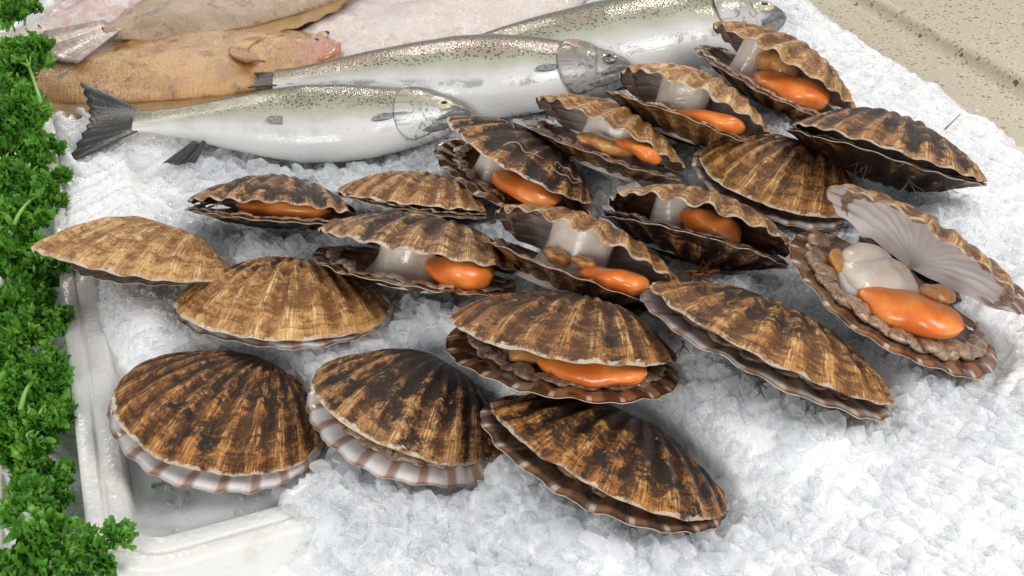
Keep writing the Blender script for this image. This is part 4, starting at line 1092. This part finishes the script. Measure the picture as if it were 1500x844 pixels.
def sprig(px, py, zt, rad, root, seed, label, flat=False, nf=7):
    """a sprig: stem from its root pixel to a crown of fronds around (px,py)"""
    r = np.random.default_rng(seed)
    c = unproj(px, py, zt); b = unproj(root[0], root[1], root[2])
    T = thing('parsley_sprig', label, 'parsley', tuple(b), group='curly parsley along the left of the tray')
    c = c - b
    mid = c * 0.5 + np.array([0, 0, 0.012])
    s = np.linspace(0, 1, 12)[:, None]
    hub = c * 0.72 + np.array([0, 0, 0.004])
    P = (1 - s) ** 2 * 0 + 2 * s * (1 - s) * mid * 0.8 + s ** 2 * hub
    V, F = tube(P, np.linspace(0.0016, 0.0011, 12), 7); mesh('stem', V, F, M['stem'], T)
    up = np.array([0, -0.45, 0.9])
    tpl = LTF if flat else LT
    for k in range(nf):
        an = 6.283 * k / nf + r.uniform(-0.3, 0.3)
        tgt = c + rad * r.uniform(0.35, 0.8) * np.array([math.cos(an), 0.95 * math.sin(an), 0]) + np.array([0, 0, r.uniform(-0.25, 0.3) * rad])
        if k == 0: tgt = c + np.array([0, 0, 0.3 * rad])
        q = np.linspace(0, 1, 8)[:, None]
        m2 = (hub + tgt) / 2 + np.array([0, 0, 0.006])
        st = (1 - q) ** 2 * hub + 2 * q * (1 - q) * m2 + q * q * tgt
        parts = []
        Vs, Fs = tube(st, np.linspace(0.0011, 0.0006, 8), 6)
        fr_stem = (Vs, Fs)
        off = 0; LV, LF = [], []
        nl = 9 if flat else 13
        dirm = (tgt - hub); dirm /= np.linalg.norm(dirm) + 1e-9
        for i in range(nl):
            d = r.normal(size=3) * (0.9, 0.9, 0.55) + dirm * 0.8 + up * 0.35
            d /= np.linalg.norm(d)
            t_ = tpl[r.integers(len(tpl))]
            sz = rad * (r.uniform(0.28, 0.42) if flat else r.uniform(0.25, 0.38))
            pos = tgt + d * rad * r.uniform(0.02, 0.26) - dirm * rad * r.uniform(0, 0.25)
            LV.append((t_[0] * sz) @ basis(d, r).T + pos); LF.append(t_[1] + off); off += len(t_[0])
        fo = mesh('frond', np.concatenate(LV), np.concatenate(LF), M['leaf'], T)
        mesh('frond_stalk', fr_stem[0], fr_stem[1], M['stem'], fo)
    return T
LB = (['curly parsley sprig against the pale pink flatfish tail'] * 2 + ['curly parsley sprig covering the tail end of the sandy brown flatfish'] * 3 + ['curly parsley sprig across the tray rim from the dark trout tail'] * 5
      + ['tightly curled parsley sprig close to the plain tan scallop'] * 4 + ['tightly curled parsley sprig crowding the brown cut stalk'] * 5)
spr = [  # crown px, height, radius, root px
    (12, 22, 0.048, 0.024, (30, 70)), (42, 8, 0.046, 0.014, (36, 66)), (38, 88, 0.050, 0.026, (60, 150)), (4, 118, 0.044, 0.026, (50, 165)), (42, 165, 0.044, 0.023, (30, 215)), (8, 195, 0.034, 0.028, (-30, 260)), (60, 226, 0.020, 0.021, (20, 270)), 
    (20, 262, 0.012, 0.026, (0, 320)), (68, 285, 0.012, 0.021, (20, 330)), (35, 328, 0.008, 0.026, (0, 390)), (10, 385, 0.008, 0.028, (-20, 440)), (55, 405, 0.004, 0.024, (20, 450)),
    (25, 452, 0.010, 0.026, (-10, 500)), (65, 478, 0.006, 0.021, (30, 530)), (15, 520, 0.006, 0.026, (-20, 560)), (62, 552, 0.010, 0.022, (30, 600)), (30, 588, 0.004, 0.024, (0, 620)), (78, 618, 0.004, 0.019, (60, 660)), (45, 640, 0.002, 0.022, (75, 690))]
for i, (a, b, zt, rd, rt) in enumerate(spr):
    sprig(a, b, zt, rd, (rt[0], rt[1], zt + 0.012 if i in (2, 8, 15) else -0.02), 100 + i, LB[i])
sprig(48, 672, -0.004, 0.018, (85, 715, -0.03), 140, 'parsley sprig with pale bare stems below the brown cut stem')
sprig(62, 735, -0.002, 0.023, (100, 790, -0.03), 141, 'broad-leaved parsley sprig leaning on the tray above the counter gap', True, 6)
sprig(95, 705, -0.002, 0.014, (90, 760, -0.03), 142, 'small flat parsley leaf cluster pressed to the tray corner', True, 4)
sprig(62, 812, 0.004, 0.026, (85, 880, -0.03), 143, 'open leafy parsley sprig by the ivory edging strip', True, 7)
sprig(140, 822, 0.010, 0.020, (110, 880, -0.03), 144, 'parsley sprig lying over the front left corner of the white tray', True, 6)
def stalk():
    a, b = unproj(98, 545, -0.004), unproj(89, 617, 0.0)
    T = thing('parsley_stalk', 'thick pale green stalk with brown cut end beside the tray', 'parsley', tuple(a))
    s = np.linspace(0, 1, 9)[:, None]; P = (b - a) * s + np.array([0.002, 0, 0.002]) * np.sin(s * 3.14)
    V, F = tube(P, np.linspace(0.0042, 0.0050, 9), 14); mesh('stalk', V, F, M['stem'], T)
    d = (b - a) / np.linalg.norm(b - a)
    V, F = tube([(b - a) - d * 0.0005, (b - a) + d * 0.0012, (b - a) + d * 0.0018], [0.0053, 0.0054, 0.0044], 14)
    V = V + 0.0003 * waves(5, 600, 1200, 3)(V[:, 0], V[:, 1])[:, None]
    mesh('cut_end', V, F, M['cut'], T)
stalk()

# ------------------------------------------------------------------ scraps lying about
def tangle(name, label, cat, px, py, z0, n, L, rad, mat, seed, part):
    r = np.random.default_rng(seed); b = unproj(px, py, z0)
    T = thing(name, label, cat, tuple(b))
    for k in range(n):
        d = r.normal(size=3) * (1, 1, 0.5); d /= np.linalg.norm(d); p_ = [np.zeros(3) + r.normal(size=3) * 0.0015]
        for i in range(7):
            d = d + r.normal(size=3) * 0.45; d[2] = abs(d[2]) * 0.4 - 0.05; d /= np.linalg.norm(d); p_.append(p_[-1] + d * L / 7)
        V, F = tube(p_, np.linspace(rad, rad * 0.4, 8), 6); mesh(part, V, F, M[mat], T)
tangle('seaweed', 'rust red tuft of seaweed on the ice between the golden striped and crusted scallops', 'seaweed', 1024, 400, 0.030, 16, 0.016, 0.0011, 'redweed', 3, 'strand')
def twig(name, label, cat, a, b, z, rad, mat):
    p0, p1 = unproj(a[0], a[1], z), unproj(b[0], b[1], z + 0.004)
    s_ = np.linspace(0, 1, 7)[:, None]
    V, F = tube(p0 + (p1 - p0) * s_ + np.array([0.0006, 0, 0.0008]) * np.sin(s_ * 9), np.linspace(rad, rad * 0.6, 7), 7)
    tag(mesh(name, V, F, M[mat]), label, cat)
twig('twig', 'thin dark twig lying on the ice near the granite', 'twig', (1384, 190), (1406, 168), 0.004, 0.0006, 'byssus')
twig('parsley_scrap', 'short green scrap of parsley stem by the mottled scallop', 'parsley', (279, 308), (296, 299), 0.022, 0.0012, 'stem')
twig('parsley_scrap', 'tiny green parsley scrap in the melted tray corner', 'parsley', (223, 713), (232, 712), -0.005, 0.0009, 'leaf')
